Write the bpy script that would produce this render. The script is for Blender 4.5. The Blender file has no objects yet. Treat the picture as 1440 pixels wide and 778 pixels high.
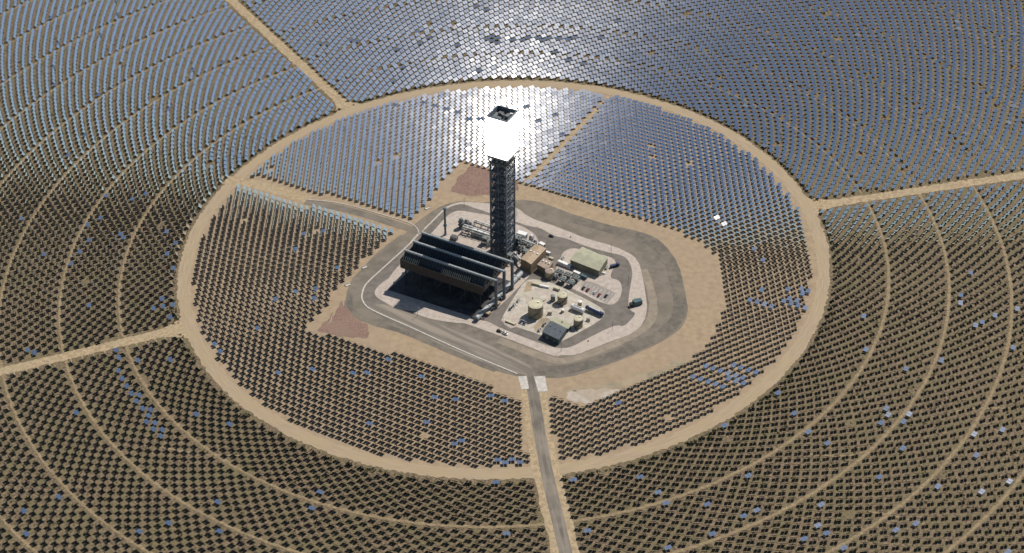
import bpy, bmesh, math, random
import numpy as np
from mathutils import Vector, Matrix
from mathutils.geometry import tessellate_polygon

random.seed(11)
rng = np.random.default_rng(11)
sc = bpy.context.scene
col = sc.collection
R_ = math.radians

# ------------------------------------------------------------------ camera, sky, sun, exposure
cd = bpy.data.cameras.new('camera')
cam = bpy.data.objects.new('camera', cd)
col.objects.link(cam)
cd.sensor_width = 36.0
cd.lens = 63.845
cd.clip_start = 5.0
cd.clip_end = 30000.0
CAM = Vector((0.0, -1235.3, 937.1))
PIT, YAW = 0.662467, 0.006312
fw = Vector((math.sin(YAW) * math.cos(PIT), math.cos(YAW) * math.cos(PIT), -math.sin(PIT)))
rt = Vector((math.cos(YAW), -math.sin(YAW), 0.0))
upv = rt.cross(fw)
cam.matrix_world = Matrix(((rt.x, upv.x, -fw.x, CAM.x), (rt.y, upv.y, -fw.y, CAM.y),
                           (rt.z, upv.z, -fw.z, CAM.z), (0, 0, 0, 1)))
sc.camera = cam

SUN_EL, SUN_AZ = 54.2, 41.2            # elevation; azimuth counter-clockwise from +x
sund = Vector((math.cos(R_(SUN_EL)) * math.cos(R_(SUN_AZ)), math.cos(R_(SUN_EL)) * math.sin(R_(SUN_AZ)), math.sin(R_(SUN_EL))))
world = bpy.data.worlds.new('World')
sc.world = world
world.use_nodes = True
wn = world.node_tree
sky = wn.nodes.new('ShaderNodeTexSky')
sky.sky_type = 'NISHITA'
sky.sun_disc = False
sky.sun_elevation = R_(SUN_EL)
sky.sun_rotation = R_(90.0 - SUN_AZ)
sky.altitude = 900.0
sky.air_density = 1.35
sky.dust_density = 0.4
sky.ozone_density = 0.7
wn.links.new(sky.outputs[0], wn.nodes['Background'].inputs[0])
wn.nodes['Background'].inputs[1].default_value = 0.063
sl = bpy.data.lights.new('sun', 'SUN')
sl.energy = 4.7
sl.angle = R_(0.53)
sl.color = (1.0, 0.945, 0.87)
sun = bpy.data.objects.new('sun', sl)
col.objects.link(sun)
sun.location = (600, 600, 900)
sun.rotation_euler = (-sund).to_track_quat('-Z', 'Y').to_euler()
sc.view_settings.view_transform = 'Standard'
sc.view_settings.look = 'None'
sc.view_settings.exposure = 0.0
sc.view_settings.gamma = 1.0
sc.render.engine = 'CYCLES'
sc.cycles.max_bounces = 5
sc.cycles.diffuse_bounces = 2
sc.cycles.glossy_bounces = 4
sc.cycles.caustics_reflective = False
sc.cycles.caustics_refractive = False

K = 0.03123                            # the alluvial fan rises gently towards +x
def gz(x, y): return K * x

# ------------------------------------------------------------------ materials
def mat(name, c1, c2=None, scale=0.5, rough=0.85, metal=0.0, c3=None, s3=0.02, bump=0.0, spec=0.3,
        detail=5.0, w=0.5, coords='pos', w3=0.6, stretch=None):
    m = bpy.data.materials.new(name)
    m.use_nodes = True
    nt = m.node_tree
    b = nt.nodes['Principled BSDF']
    b.inputs['Roughness'].default_value = rough
    b.inputs['Metallic'].default_value = metal
    b.inputs['Specular IOR Level'].default_value = spec
    c2 = c2 or tuple(v * 0.8 for v in c1)
    geo = nt.nodes.new('ShaderNodeNewGeometry')
    src = geo.outputs['Position']
    if coords == 'polar':              # streaks that follow a ring round the tower
        sx = nt.nodes.new('ShaderNodeSeparateXYZ'); nt.links.new(src, sx.inputs[0])
        cx = nt.nodes.new('ShaderNodeCombineXYZ')
        nt.links.new(sx.outputs[0], cx.inputs[0]); nt.links.new(sx.outputs[1], cx.inputs[1])
        ln = nt.nodes.new('ShaderNodeVectorMath'); ln.operation = 'LENGTH'; nt.links.new(cx.outputs[0], ln.inputs[0])
        ml = nt.nodes.new('ShaderNodeMath'); ml.operation = 'MULTIPLY'; ml.inputs[1].default_value = 12.0
        nt.links.new(ln.outputs['Value'], ml.inputs[0])
        c2v = nt.nodes.new('ShaderNodeCombineXYZ')
        nt.links.new(sx.outputs[0], c2v.inputs[0]); nt.links.new(sx.outputs[1], c2v.inputs[1]); nt.links.new(ml.outputs[0], c2v.inputs[2])
        mp = nt.nodes.new('ShaderNodeMapping'); mp.inputs['Scale'].default_value = (0.12, 0.12, 0.5)
        nt.links.new(c2v.outputs[0], mp.inputs[0]); src = mp.outputs[0]
    elif stretch:
        mp = nt.nodes.new('ShaderNodeMapping')
        mp.vector_type = 'TEXTURE'
        mp.inputs['Rotation'].default_value = (0, 0, stretch[0]); mp.inputs['Scale'].default_value = (1 / stretch[1], 1 / stretch[2], 1)
        nt.links.new(src, mp.inputs[0]); src = mp.outputs[0]
    n1 = nt.nodes.new('ShaderNodeTexNoise')
    n1.inputs['Scale'].default_value = scale
    n1.inputs['Detail'].default_value = detail
    n1.inputs['Roughness'].default_value = 0.62
    nt.links.new(src, n1.inputs['Vector'])
    r1 = nt.nodes.new('ShaderNodeValToRGB')
    r1.color_ramp.elements[0].position = 0.5 - w * 0.17
    r1.color_ramp.elements[1].position = 0.5 + w * 0.17
    r1.color_ramp.elements[0].color = (*c2, 1)
    r1.color_ramp.elements[1].color = (*c1, 1)
    nt.links.new(n1.outputs['Fac'], r1.inputs[0])
    out = r1.outputs[0]
    if c3:
        n3 = nt.nodes.new('ShaderNodeTexNoise')
        n3.inputs['Scale'].default_value = s3
        n3.inputs['Detail'].default_value = 4.0
        nt.links.new(geo.outputs['Position'], n3.inputs['Vector'])
        r3 = nt.nodes.new('ShaderNodeValToRGB')
        r3.color_ramp.elements[0].position = 0.42
        r3.color_ramp.elements[1].position = 0.66
        r3.color_ramp.elements[0].color = (0, 0, 0, 1)
        r3.color_ramp.elements[1].color = (w3, w3, w3, 1)
        nt.links.new(n3.outputs['Fac'], r3.inputs[0])
        mx = nt.nodes.new('ShaderNodeMix'); mx.data_type = 'RGBA'
        nt.links.new(r3.outputs[0], mx.inputs['Factor'])
        nt.links.new(out, mx.inputs['A']); mx.inputs['B'].default_value = (*c3, 1)
        out = mx.outputs['Result']
    nt.links.new(out, b.inputs['Base Color'])
    if bump:
        bp = nt.nodes.new('ShaderNodeBump'); bp.inputs['Strength'].default_value = bump; bp.inputs['Distance'].default_value = 0.3
        nt.links.new(n1.outputs['Fac'], bp.inputs['Height']); nt.links.new(bp.outputs[0], b.inputs['Normal'])
    return m

def mirror_mat():
    m = bpy.data.materials.new('dusty_mirror_glass')
    m.use_nodes = True
    nt = m.node_tree
    b = nt.nodes['Principled BSDF']
    b.inputs['Metallic'].default_value = 1.0
    b.inputs['Roughness'].default_value = 0.08
    b.inputs['Base Color'].default_value = (0.90, 0.93, 0.96, 1)
    d = nt.nodes.new('ShaderNodeBsdfAnisotropic') if False else nt.nodes.new('ShaderNodeBsdfGlossy')
    d.inputs['Roughness'].default_value = MIRROR_DUST_ROUGH
    d.inputs['Color'].default_value = (0.75, 0.76, 0.78, 1)
    geo = nt.nodes.new('ShaderNodeNewGeometry')
    n = nt.nodes.new('ShaderNodeTexNoise'); n.inputs['Scale'].default_value = 0.08; n.inputs['Detail'].default_value = 3
    nt.links.new(geo.outputs['Position'], n.inputs['Vector'])
    mr = nt.nodes.new('ShaderNodeMapRange'); mr.inputs[1].default_value = 0.3; mr.inputs[2].default_value = 0.7
    mr.inputs[3].default_value = MIRROR_DUST * 0.7; mr.inputs[4].default_value = MIRROR_DUST * 1.3
    nt.links.new(n.outputs['Fac'], mr.inputs[0])
    mix = nt.nodes.new('ShaderNodeMixShader')
    nt.links.new(mr.outputs[0], mix.inputs[0]); nt.links.new(b.outputs[0], mix.inputs[1]); nt.links.new(d.outputs[0], mix.inputs[2])
    nt.links.new(mix.outputs[0], nt.nodes['Material Output'].inputs[0])
    return m

def glow_mat(strength):  # emission in place of the sunlight the heliostats throw on the receiver
    m = bpy.data.materials.new('receiver_mirrored_sunlight')
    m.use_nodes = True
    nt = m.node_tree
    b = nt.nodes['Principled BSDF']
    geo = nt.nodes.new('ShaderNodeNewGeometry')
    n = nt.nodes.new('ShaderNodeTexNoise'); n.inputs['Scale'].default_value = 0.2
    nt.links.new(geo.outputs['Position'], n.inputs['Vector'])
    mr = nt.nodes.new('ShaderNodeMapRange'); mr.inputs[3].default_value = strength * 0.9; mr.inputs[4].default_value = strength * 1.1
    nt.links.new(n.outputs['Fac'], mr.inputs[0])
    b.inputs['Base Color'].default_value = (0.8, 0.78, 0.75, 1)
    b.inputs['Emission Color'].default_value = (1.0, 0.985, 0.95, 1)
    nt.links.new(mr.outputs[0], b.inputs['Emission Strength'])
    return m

MIRROR_DUST, MIRROR_DUST_ROUGH = 0.07, 0.37
M = {}
M['desert'] = mat('scrubby_desert_soil', (0.24, 0.176, 0.106), (0.072, 0.055, 0.034), 0.55, c3=(0.15, 0.124, 0.063), s3=0.07, bump=0.5, w=0.75, w3=0.75)
M['sand'] = mat('graded_sand', (0.375, 0.28, 0.178), (0.275, 0.205, 0.132), 0.2, c3=(0.315, 0.24, 0.165), s3=0.025, bump=0.2, w=0.9)
M['dirt'] = mat('packed_dirt_road', (0.42, 0.325, 0.215), (0.285, 0.217, 0.143), 0.5, coords='polar', c3=(0.36, 0.275, 0.16), s3=0.05, w=0.8)
M['track'] = mat('faint_dirt_track', (0.31, 0.23, 0.135), (0.20, 0.15, 0.085), 0.4, c3=(0.23, 0.175, 0.10), s3=0.06)
M['radial'] = mat('packed_dirt_track', (0.43, 0.325, 0.20), (0.29, 0.215, 0.13), 0.35, c3=(0.36, 0.29, 0.18), s3=0.05)
M['pad'] = mat('brown_grey_gravel_pad', (0.19, 0.162, 0.13), (0.14, 0.12, 0.096), 0.12, c3=(0.215, 0.178, 0.132), s3=0.018)
M['light'] = mat('pale_pink_gravel', (0.46, 0.395, 0.34), (0.37, 0.31, 0.265), 0.3, c3=(0.44, 0.375, 0.31), s3=0.05)
M['lowstrip'] = mat('grey_gravel_strip', (0.27, 0.23, 0.185), (0.165, 0.143, 0.118), 0.3, stretch=(R_(-36), 0.04, 0.7))
M['asphalt'] = mat('plant_asphalt', (0.165, 0.145, 0.125), (0.125, 0.11, 0.095), 0.2, c3=(0.20, 0.175, 0.15), s3=0.06)
M['apron'] = mat('plant_concrete', (0.50, 0.45, 0.38), (0.37, 0.325, 0.27), 0.25, c3=(0.42, 0.39, 0.31), s3=0.09)
M['lot'] = mat('paved_lot', (0.30, 0.265, 0.235), (0.245, 0.215, 0.19), 0.4)
M['red'] = mat('reddish_riprap', (0.27, 0.165, 0.13), (0.16, 0.098, 0.08), 0.8, c3=(0.24, 0.17, 0.12), s3=0.05, bump=0.6)
M['paved'] = mat('worn_access_road', (0.215, 0.185, 0.15), (0.125, 0.108, 0.09), 0.5, stretch=(R_(-83.3), 0.05, 0.8), c3=(0.29, 0.245, 0.19), s3=0.05)
M['pale'] = mat('pale_caliche_dirt', (0.43, 0.375, 0.31), (0.35, 0.29, 0.225), 0.15, c3=(0.36, 0.28, 0.19), s3=0.05)
M['wash'] = mat('grey_silt_wash', (0.31, 0.255, 0.175), (0.23, 0.195, 0.135), 0.12, c3=(0.38, 0.285, 0.18), s3=0.05)
M['conc'] = mat('white_concrete', (0.54, 0.50, 0.45), (0.42, 0.385, 0.34), 0.5)
M['mirror'] = mirror_mat()
M['back'] = mat('mirror_back_paint', (0.035, 0.032, 0.036), (0.022, 0.02, 0.023), 0.6, rough=0.7)
M['shadepad'] = mat('shadow_dark_slab', (0.06, 0.057, 0.06), (0.04, 0.038, 0.042), 0.2, c3=(0.10, 0.09, 0.085), s3=0.1)  # near-black colour standing in for the condenser's shadow
M['lane'] = mat('dark_gravel_lane', (0.155, 0.135, 0.108), (0.118, 0.103, 0.085), 0.2, c3=(0.22, 0.185, 0.14), s3=0.05)
M['lane2'] = mat('dusty_gravel_lane', (0.29, 0.24, 0.18), (0.23, 0.19, 0.145), 0.2, c3=(0.21, 0.18, 0.14), s3=0.05)
M['galv'] = mat('galvanised_steel', (0.16, 0.16, 0.165), (0.11, 0.11, 0.115), 1.0, rough=0.65, metal=0.0)
M['steel'] = mat('dark_tower_steel', (0.15, 0.175, 0.205), (0.10, 0.12, 0.145), 0.6, rough=0.5)
M['steelmid'] = mat('grey_green_steel', (0.20, 0.22, 0.21), (0.13, 0.145, 0.14), 0.6, rough=0.5)
M['fin'] = mat('dark_condenser_fins_and_shade', (0.035, 0.042, 0.048), (0.02, 0.024, 0.028), 0.5, rough=0.5)
M['windwall'] = mat('brown_windwall_sheet', (0.05, 0.042, 0.038), (0.033, 0.028, 0.026), 0.5, rough=0.6)
M['duct'] = mat('grey_steam_duct', (0.36, 0.38, 0.38), (0.28, 0.30, 0.30), 0.5, rough=0.45)
M['tan'] = mat('tan_sheet_roof', (0.40, 0.30, 0.20), (0.33, 0.245, 0.165), 0.4, rough=0.6)
M['tanwall'] = mat('tan_sheet_wall', (0.24, 0.185, 0.13), (0.19, 0.145, 0.10), 0.4, rough=0.7)
M['pinkroof'] = mat('pale_brown_roof', (0.36, 0.28, 0.22), (0.28, 0.215, 0.17), 0.4, rough=0.7)
M['sage'] = mat('sage_green_roof', (0.36, 0.35, 0.25), (0.31, 0.30, 0.215), 0.2, rough=0.6)
M['sagewall'] = mat('sage_wall', (0.20, 0.185, 0.13), (0.16, 0.15, 0.105), 0.4, rough=0.7)
M['slate'] = mat('slate_blue_roof', (0.085, 0.10, 0.115), (0.065, 0.078, 0.09), 0.3, rough=0.6)
M['slatewall'] = mat('teal_wall', (0.05, 0.08, 0.09), (0.04, 0.06, 0.07), 0.4, rough=0.6)
M['cream'] = mat('cream_tank_paint', (0.52, 0.475, 0.34), (0.44, 0.40, 0.285), 0.3, rough=0.55)
M['tanktan'] = mat('tan_tank_shell', (0.36, 0.30, 0.215), (0.29, 0.24, 0.17), 0.4, rough=0.6)
M['white'] = mat('white_paint', (0.78, 0.77, 0.74), (0.68, 0.67, 0.64), 0.5, rough=0.45)
M['navy'] = mat('navy_paint_and_shade', (0.05, 0.07, 0.13), (0.035, 0.05, 0.10), 0.5, rough=0.45)
M['teal'] = mat('teal_paint', (0.07, 0.13, 0.14), (0.05, 0.095, 0.105), 0.5, rough=0.5)
M['dark'] = mat('black_rubber', (0.03, 0.03, 0.032), (0.02, 0.02, 0.02), 0.5, rough=0.7)
M['glass'] = mat('dark_window_glass', (0.03, 0.035, 0.04), (0.02, 0.025, 0.03), 0.5, rough=0.1, spec=0.6)
M['maroon'] = mat('dark_red_car_paint', (0.16, 0.025, 0.025), (0.12, 0.02, 0.02), 0.5, rough=0.3)
M['blackcar'] = mat('black_car_paint', (0.02, 0.02, 0.025), (0.015, 0.015, 0.018), 0.5, rough=0.3)
M['silver'] = mat('silver_car_paint', (0.45, 0.45, 0.45), (0.38, 0.38, 0.38), 0.5, rough=0.35)
M['redpaint'] = mat('red_paint', (0.45, 0.05, 0.04), (0.35, 0.04, 0.03), 0.5, rough=0.5)
M['olive'] = mat('olive_scrub', (0.085, 0.085, 0.035), (0.05, 0.052, 0.022), 0.7, rough=0.9)
M['dry'] = mat('dry_yellow_scrub', (0.30, 0.235, 0.11), (0.20, 0.16, 0.07), 0.7, rough=0.9)
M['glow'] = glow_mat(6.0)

# ------------------------------------------------------------------ mesh helpers
class MB:
    def __init__(s): s.v = []; s.f = []; s.m = []
    def add(s, vs, fs, mi=0):
        o = len(s.v); s.v += [tuple(v) for v in vs]
        for f in fs: s.f.append([o + i for i in f]); s.m.append(mi)
        return s
    def box(s, c, size, rz=0.0, mi=0, ax=None):
        hx, hy, hz = size[0] / 2, size[1] / 2, size[2] / 2
        P = [Vector((x, y, z)) for z in (-hz, hz) for x, y in ((-hx, -hy), (hx, -hy), (hx, hy), (-hx, hy))]
        if ax is not None: P = [ax @ p for p in P]
        elif rz: r = Matrix.Rotation(rz, 3, 'Z'); P = [r @ p for p in P]
        c = Vector(c)
        return s.add([p + c for p in P], [(0, 3, 2, 1), (4, 5, 6, 7), (0, 1, 5, 4), (1, 2, 6, 5), (2, 3, 7, 6), (3, 0, 4, 7)], mi)
    def beam(s, a, b, w, h=None, mi=0):
        a, b = Vector(a), Vector(b); d = b - a; L = d.length; d.normalize()
        u = Vector((0, 0, 1)) if abs(d.z) < 0.95 else Vector((1, 0, 0))
        x = d.cross(u).normalized(); y = x.cross(d)
        ax = Matrix((x, d, y)).transposed()
        return s.box((a + b) / 2, (w, L, h or w), ax=ax, mi=mi)
    def tube(s, a, b, r, n=12, mi=0, r2=None, caps=True):
        a, b = Vector(a), Vector(b); d = (b - a).normalized(); r2 = r if r2 is None else r2
        u = Vector((0, 0, 1)) if abs(d.z) < 0.95 else Vector((1, 0, 0))
        x = d.cross(u).normalized(); y = d.cross(x)
        V = []
        for p, q in ((a, r), (b, r2)):
            for i in range(n):
                t = 2 * math.pi * i / n; V.append(p + x * (q * math.cos(t)) + y * (q * math.sin(t)))
        F = [(i, i + n, (i + 1) % n + n, (i + 1) % n) for i in range(n)]
        if caps: F += [tuple(range(n)), tuple(range(2 * n - 1, n - 1, -1))]
        return s.add(V, F, mi)
    def lathe(s, prof, c=(0, 0, 0), n=24, mi=0):
        V = []; F = []
        for r, z in prof:
            for i in range(n):
                t = 2 * math.pi * i / n; V.append((c[0] + r * math.cos(t), c[1] + r * math.sin(t), c[2] + z))
        for k in range(len(prof) - 1):
            for i in range(n):
                j = (i + 1) % n; F.append((k * n + i, k * n + j, k * n + n + j, k * n + n + i))
        F.append(tuple(range(n - 1, -1, -1))); F.append(tuple((len(prof) - 1) * n + i for i in range(n)))
        return s.add(V, F, mi)
    def prism(s, poly, z0, z1, mi=0):
        a = sum(poly[i][0] * poly[(i + 1) % len(poly)][1] - poly[(i + 1) % len(poly)][0] * poly[i][1] for i in range(len(poly)))
        if a < 0: poly = poly[::-1]
        n = len(poly); zt = z1 if isinstance(z1, (list, tuple)) else [z1] * n
        if a < 0 and isinstance(z1, (list, tuple)): zt = zt[::-1]
        V = [(x, y, z0) for x, y in poly] + [(p[0], p[1], zt[i]) for i, p in enumerate(poly)]
        F = [tuple(range(n - 1, -1, -1)), tuple(range(n, 2 * n))] + [(i, (i + 1) % n, (i + 1) % n + n, i + n) for i in range(n)]
        return s.add(V, F, mi)
    def build(s, name, mats, parent=None, smooth=False, bevel=0.0):
        me = bpy.data.meshes.new(name)
        me.from_pydata(s.v, [], s.f)
        for m in (mats if isinstance(mats, (list, tuple)) else [mats]): me.materials.append(m)
        me.polygons.foreach_set('material_index', s.m)
        if bevel:
            bm = bmesh.new(); bm.from_mesh(me)
            bmesh.ops.bevel(bm, geom=[e for e in bm.edges], offset=bevel, segments=2, affect='EDGES', profile=0.5)
            bm.to_mesh(me); bm.free()
        if smooth:
            me.polygons.foreach_set('use_smooth', [len(p.vertices) == 4 for p in me.polygons])
            me.set_sharp_from_angle(angle=R_(40))
        me.update()
        o = bpy.data.objects.new(name, me); col.objects.link(o)
        if parent: o.parent = parent
        return o

def tag(o, label=None, cat=None, group=None, kind=None):
    if label: o['label'] = label
    if cat: o['category'] = cat
    if group: o['group'] = group
    if kind: o['kind'] = kind
    return o
def thing(name, label, cat, loc, rz=0.0, group=None):
    o = bpy.data.objects.new(name, None); o.empty_display_size = 1.0
    col.objects.link(o); o.location = loc; o.rotation_euler = (0, 0, rz)
    return tag(o, label, cat, group)
def chaikin(p, it=2, closed=True):
    p = [Vector(q[:2]) for q in p]
    for _ in range(it):
        out = []
        n = len(p)
        if not closed: out.append(p[0])
        for i in range(n if closed else n - 1):
            a, b = p[i], p[(i + 1) % n]
            out += [a * 0.75 + b * 0.25, a * 0.25 + b * 0.75]
        if not closed: out.append(p[-1])
        p = out
    return [(q.x, q.y) for q in p]
def ragged(p, amp, step=4.0, closed=True):          # worn, uneven dirt edge
    out = []
    n = len(p)
    for i in range(n if closed else n - 1):
        a, b = Vector(p[i]), Vector(p[(i + 1) % n]); L = (b - a).length; k = max(1, int(L / step))
        for j in range(k):
            q = a.lerp(b, j / k); out.append((q.x + random.uniform(-amp, amp), q.y + random.uniform(-amp, amp)))
    return out
def sheet(name, poly, dz, m, label=None, cat=None, smooth=2, rag=0.0, thick=0.0):
    if smooth: poly = chaikin(poly, smooth)
    if rag: poly = ragged(poly, rag)
    a = sum(poly[i][0] * poly[(i + 1) % len(poly)][1] - poly[(i + 1) % len(poly)][0] * poly[i][1] for i in range(len(poly)))
    if a < 0: poly = poly[::-1]
    b = MB()
    V = [(x, y, gz(x, y) + dz) for x, y in poly]
    tris = tessellate_polygon([[Vector((x, y, 0)) for x, y in poly]])
    F = []
    for t in tris:
        p, q, r = (Vector(poly[i]) for i in t)
        F.append(tuple(t) if (q - p).cross(r - p) > 0 else tuple(reversed(t)))
    b.add(V, F)
    if thick:
        n = len(poly)
        b.add([(x, y, gz(x, y) + dz - thick) for x, y in poly] + V, [(i, (i + 1) % n, (i + 1) % n + n, i + n) for i in range(n)])
    o = b.build(name, m); tag(o, label, cat, kind='structure')
    return o
def ribbon(name, pts, w, dz, m, label=None, cat=None, smooth=2, thick=0.0, jit=0.0, kind='structure'):
    if smooth: pts = chaikin(pts, smooth, closed=False)
    L, Rr = [], []
    for i, p in enumerate(pts):
        a = Vector(pts[max(i - 1, 0)]); b = Vector(pts[min(i + 1, len(pts) - 1)])
        d = (b - a).normalized(); nrm = Vector((-d.y, d.x))
        w1 = w / 2 + random.uniform(-jit, jit); w2 = w / 2 + random.uniform(-jit, jit)
        L.append(Vector(p) + nrm * w1); Rr.append(Vector(p) - nrm * w2)
    n = len(pts); b = MB()
    V = [(q.x, q.y, gz(q.x, q.y) + dz) for q in L] + [(q.x, q.y, gz(q.x, q.y) + dz) for q in Rr]
    b.add(V, [(i + n, i + n + 1, i + 1, i) for i in range(n - 1)])
    if thick:
        W = [(x, y, z - thick) for x, y, z in V]
        b.add(V + W, [(i, i + 1, i + 1 + 2 * n, i + 2 * n) for i in range(n - 1)] + [(i + 1 + n, i + n, i + 3 * n, i + 1 + 3 * n) for i in range(n - 1)])
    o = b.build(name, m); tag(o, label, cat, kind=kind)
    return o
def arc(r, a0, a1, step=2.0):
    n = max(2, int(abs(a1 - a0) / step)); return [(r * math.cos(R_(a0 + (a1 - a0) * i / n)), r * math.sin(R_(a0 + (a1 - a0) * i / n))) for i in range(n + 1)]

# ---- plan of the site in metres from the foot of the tower (x right, y away from the viewer)
CLEAR = [(-78.1, 55.7), (-63.1, 77.6), (-53.6, 107.6), (-42.1, 127.9), (-37.0, 136.9), (-25.6, 131.0), (-14.3, 125.2), (11.9, 103.4), (28.0, 94.0), (55.3, 77.1), (83.8, 61.0), (95.4, 55.2), (110.9, 44.9), (132.4, 33.6), (156.5, 18.6), (170.9, 3.5), (177.0, -5.8), (182.5, -13.8), (182.1, -41.4), (181.8, -75.6), (177.8, -98.5), (175.6, -102.3), (169.9, -115.9), (157.1, -136.9), (147.4, -148.7), (120.3, -166.2), (108.5, -172.1), (90.9, -182.1), (75.0, -190.6), (64.9, -196.9), (58.0, -194.5), (45.5, -187.7), (32.9, -184.0), (30.9, -182.2), (20.9, -187.6), (16.4, -194.0), (2.8, -181.9), (-17.4, -166.9), (-36.8, -156.3), (-74.0, -135.4), (-106.2, -119.1), (-128.1, -107.4), (-151.1, -100.5), (-163.1, -98.3), (-159.1, -93.8), (-153.2, -83.5), (-142.5, -64.9), (-142.0, -62.0), (-141.6, -46.2), (-136.9, -36.5), (-126.1, -24.5), (-120.9, -8.3), (-109.9, 4.1), (-98.2, 23.1)]
WROAD_S = [(-243.0, 111.5), (-227.7, 114.8), (-195.6, 90.6), (-156.5, 71.9), (-124.7, 55.8), (-99.8, 39.2)]
WROAD_N = [(-236.0, 130.0), (-217.8, 115.4), (-184.5, 95.7), (-149.0, 80.7), (-108.7, 57.2), (-85.7, 44.7)]
WPAVE = [(-174.4, 85.5), (-144.6, 77.5), (-104.4, 56.2), (-71.2, 36.7), (-73.3, 27.5), (-103.8, 45.6), (-143.9, 66.7), (-171.4, 79.9)]
GREY = [(-76.0, 45.8), (-62.1, 62.3), (-53.6, 70.5), (-46.4, 73.9), (-37.6, 76.6), (-23.2, 73.6), (-11.2, 73.6), (12.1, 76.2), (32.5, 72.7), (56.3, 55.0), (76.6, 43.1), (95.8, 32.5), (109.9, 27.5), (125.2, 20.1), (134.0, 10.5), (139.5, 1.1), (145.9, -17.1), (149.7, -47.4), (151.2, -74.2), (150.8, -88.4), (144.9, -106.9), (133.8, -118.6), (116.9, -131.8), (91.4, -146.3), (67.8, -158.5), (51.9, -164.4), (37.6, -165.3), (26.2, -162.2), (20.1, -165.9), (9.6, -160.4), (-4.5, -155.9), (-21.4, -145.3), (-45.2, -128.2), (-70.9, -108.6), (-103.5, -95.7), (-111.8, -90.1), (-124.4, -83.2), (-131.8, -72.1), (-131.2, -61.4), (-129.3, -41.5), (-127.9, -33.2), (-117.5, -13.5), (-104.6, 9.0), (-88.2, 29.3), (-87.5, 27.1), (-77.3, 41.0)]
LIGHT = [(-68.5, 35.7), (-52.0, 65.5), (-44.9, 72.6), (-36.2, 75.3), (-23.5, 73.5), (-10.8, 71.5), (-4.3, 70.5), (12.0, 65.4), (20.3, 52.1), (32.9, 41.7), (43.7, 36.5), (73.0, 14.5), (90.5, 6.2), (101.9, -1.8), (110.3, -9.5), (115.4, -21.8), (117.0, -43.3), (117.8, -64.2), (117.8, -80.2), (115.9, -93.5), (110.2, -106.6), (101.3, -114.9), (88.5, -120.9), (72.8, -129.9), (61.6, -135.8), (54.6, -138.7), (47.7, -137.3), (40.7, -140.0), (8.7, -118.3), (-4.5, -110.5), (-31.3, -93.7), (-37.9, -94.4), (-67.7, -84.6), (-83.2, -68.9), (-89.1, -56.7), (-107.5, -44.9), (-110.9, -33.6), (-101.9, -19.3), (-89.3, -3.2), (-75.1, 24.5)]
LOWSTRIP = [(-112.6, -69.2), (-105.8, -77.0), (-73.8, -102.3), (-37.3, -130.6), (11.6, -159.6), (20.0, -160.9), (25.3, -153.2), (2.0, -132.3), (-37.8, -103.9), (-74.6, -81.1), (-92.7, -68.5), (-103.1, -66.2)]
ASPH_OUT = [(-66.0, 37.8), (-51.9, 62.4), (-47.7, 67.1), (-43.4, 69.8), (-37.6, 72.0), (-33.2, 71.0), (-25.2, 65.5), (-10.7, 56.7), (10.9, 43.4), (23.0, 35.5), (32.7, 33.2), (43.3, 20.9), (55.1, 16.6), (66.7, 7.3), (78.3, 0.6), (89.9, -4.9), (100.0, -9.0), (105.6, -14.1), (109.0, -31.1), (106.6, -47.5), (104.1, -61.3), (102.4, -77.2), (104.5, -85.2), (108.8, -88.1), (97.7, -104.9), (92.3, -101.8), (83.6, -106.5), (73.5, -113.7), (66.4, -118.8), (56.3, -127.0), (50.7, -129.1), (43.8, -129.0), (37.0, -126.2), (26.0, -120.3), (-1.8, -102.1), (-15.9, -89.9), (-31.3, -91.6), (-65.3, -78.3), (-83.0, -77.5), (-97.0, -76.0), (-106.3, -75.0), (-112.6, -68.0), (-116.3, -58.0), (-115.0, -42.5), (-108.8, -30.5), (-94.6, -8.8), (-79.8, 14.2), (-71.6, 29.5)]
ISL_TANK = [(18.6, -39.9), (27.3, -39.1), (36.0, -42.3), (44.5, -47.4), (55.8, -56.8), (72.5, -71.3), (83.3, -83.1), (81.5, -92.0), (75.6, -98.4), (68.3, -104.7), (49.7, -119.2), (44.0, -121.5), (39.9, -120.9), (30.3, -111.8), (-0.4, -95.1), (-1.8, -91.0), (8.3, -63.8)]
ISL_WARE = [(50.0, -6.6), (53.2, 0.1), (62.1, 3.1), (75.1, -5.4), (89.7, -9.7), (96.6, -18.5), (90.8, -32.6), (89.6, -40.8), (96.7, -43.5), (98.8, -51.8), (98.0, -61.0), (95.3, -70.1), (91.5, -74.9), (87.2, -76.5), (75.4, -69.2), (64.4, -58.3), (44.6, -44.6), (43.6, -28.0), (48.3, -13.8)]
ISL_ACC = [(-98.4, -34.1), (-107.4, -47.1), (-106.3, -55.9), (-98.3, -63.9), (-87.0, -74.2), (-67.9, -78.2), (-32.6, -93.2), (-17.9, -89.4), (-7.2, -81.0), (17.5, -42.8), (23.1, -33.0), (32.1, -1.0), (29.9, 21.4), (20.1, 33.2), (10.8, 40.3), (-10.7, 53.6), (-28.8, 59.2), (-36.7, 61.9), (-41.3, 61.5), (-48.2, 56.4), (-59.8, 33.5), (-74.6, 6.4), (-91.0, -19.0), (-96.3, -33.4)]
LOT = [(66.1, -42.1), (76.4, -46.5), (93.3, -60.8), (85.4, -74.6), (64.5, -54.9)]
RED_W = [(-142.0, -90.9), (-134.0, -60.1), (-124.6, -78.9), (-108.8, -95.5), (-109.4, -109.0), (-129.5, -107.1), (-151.1, -98.3), (-138.9, -74.1)]
RED_T = [(-28.6, 131.2), (-11.4, 125.0), (14.7, 110.6), (14.5, 90.1), (-11.2, 85.0), (-34.0, 84.9), (-45.9, 93.1), (-40.3, 110.8)]
APRON_W = [(11.3, -162.0), (18.1, -161.6), (20.0, -176.8), (14.3, -177.5)]
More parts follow.
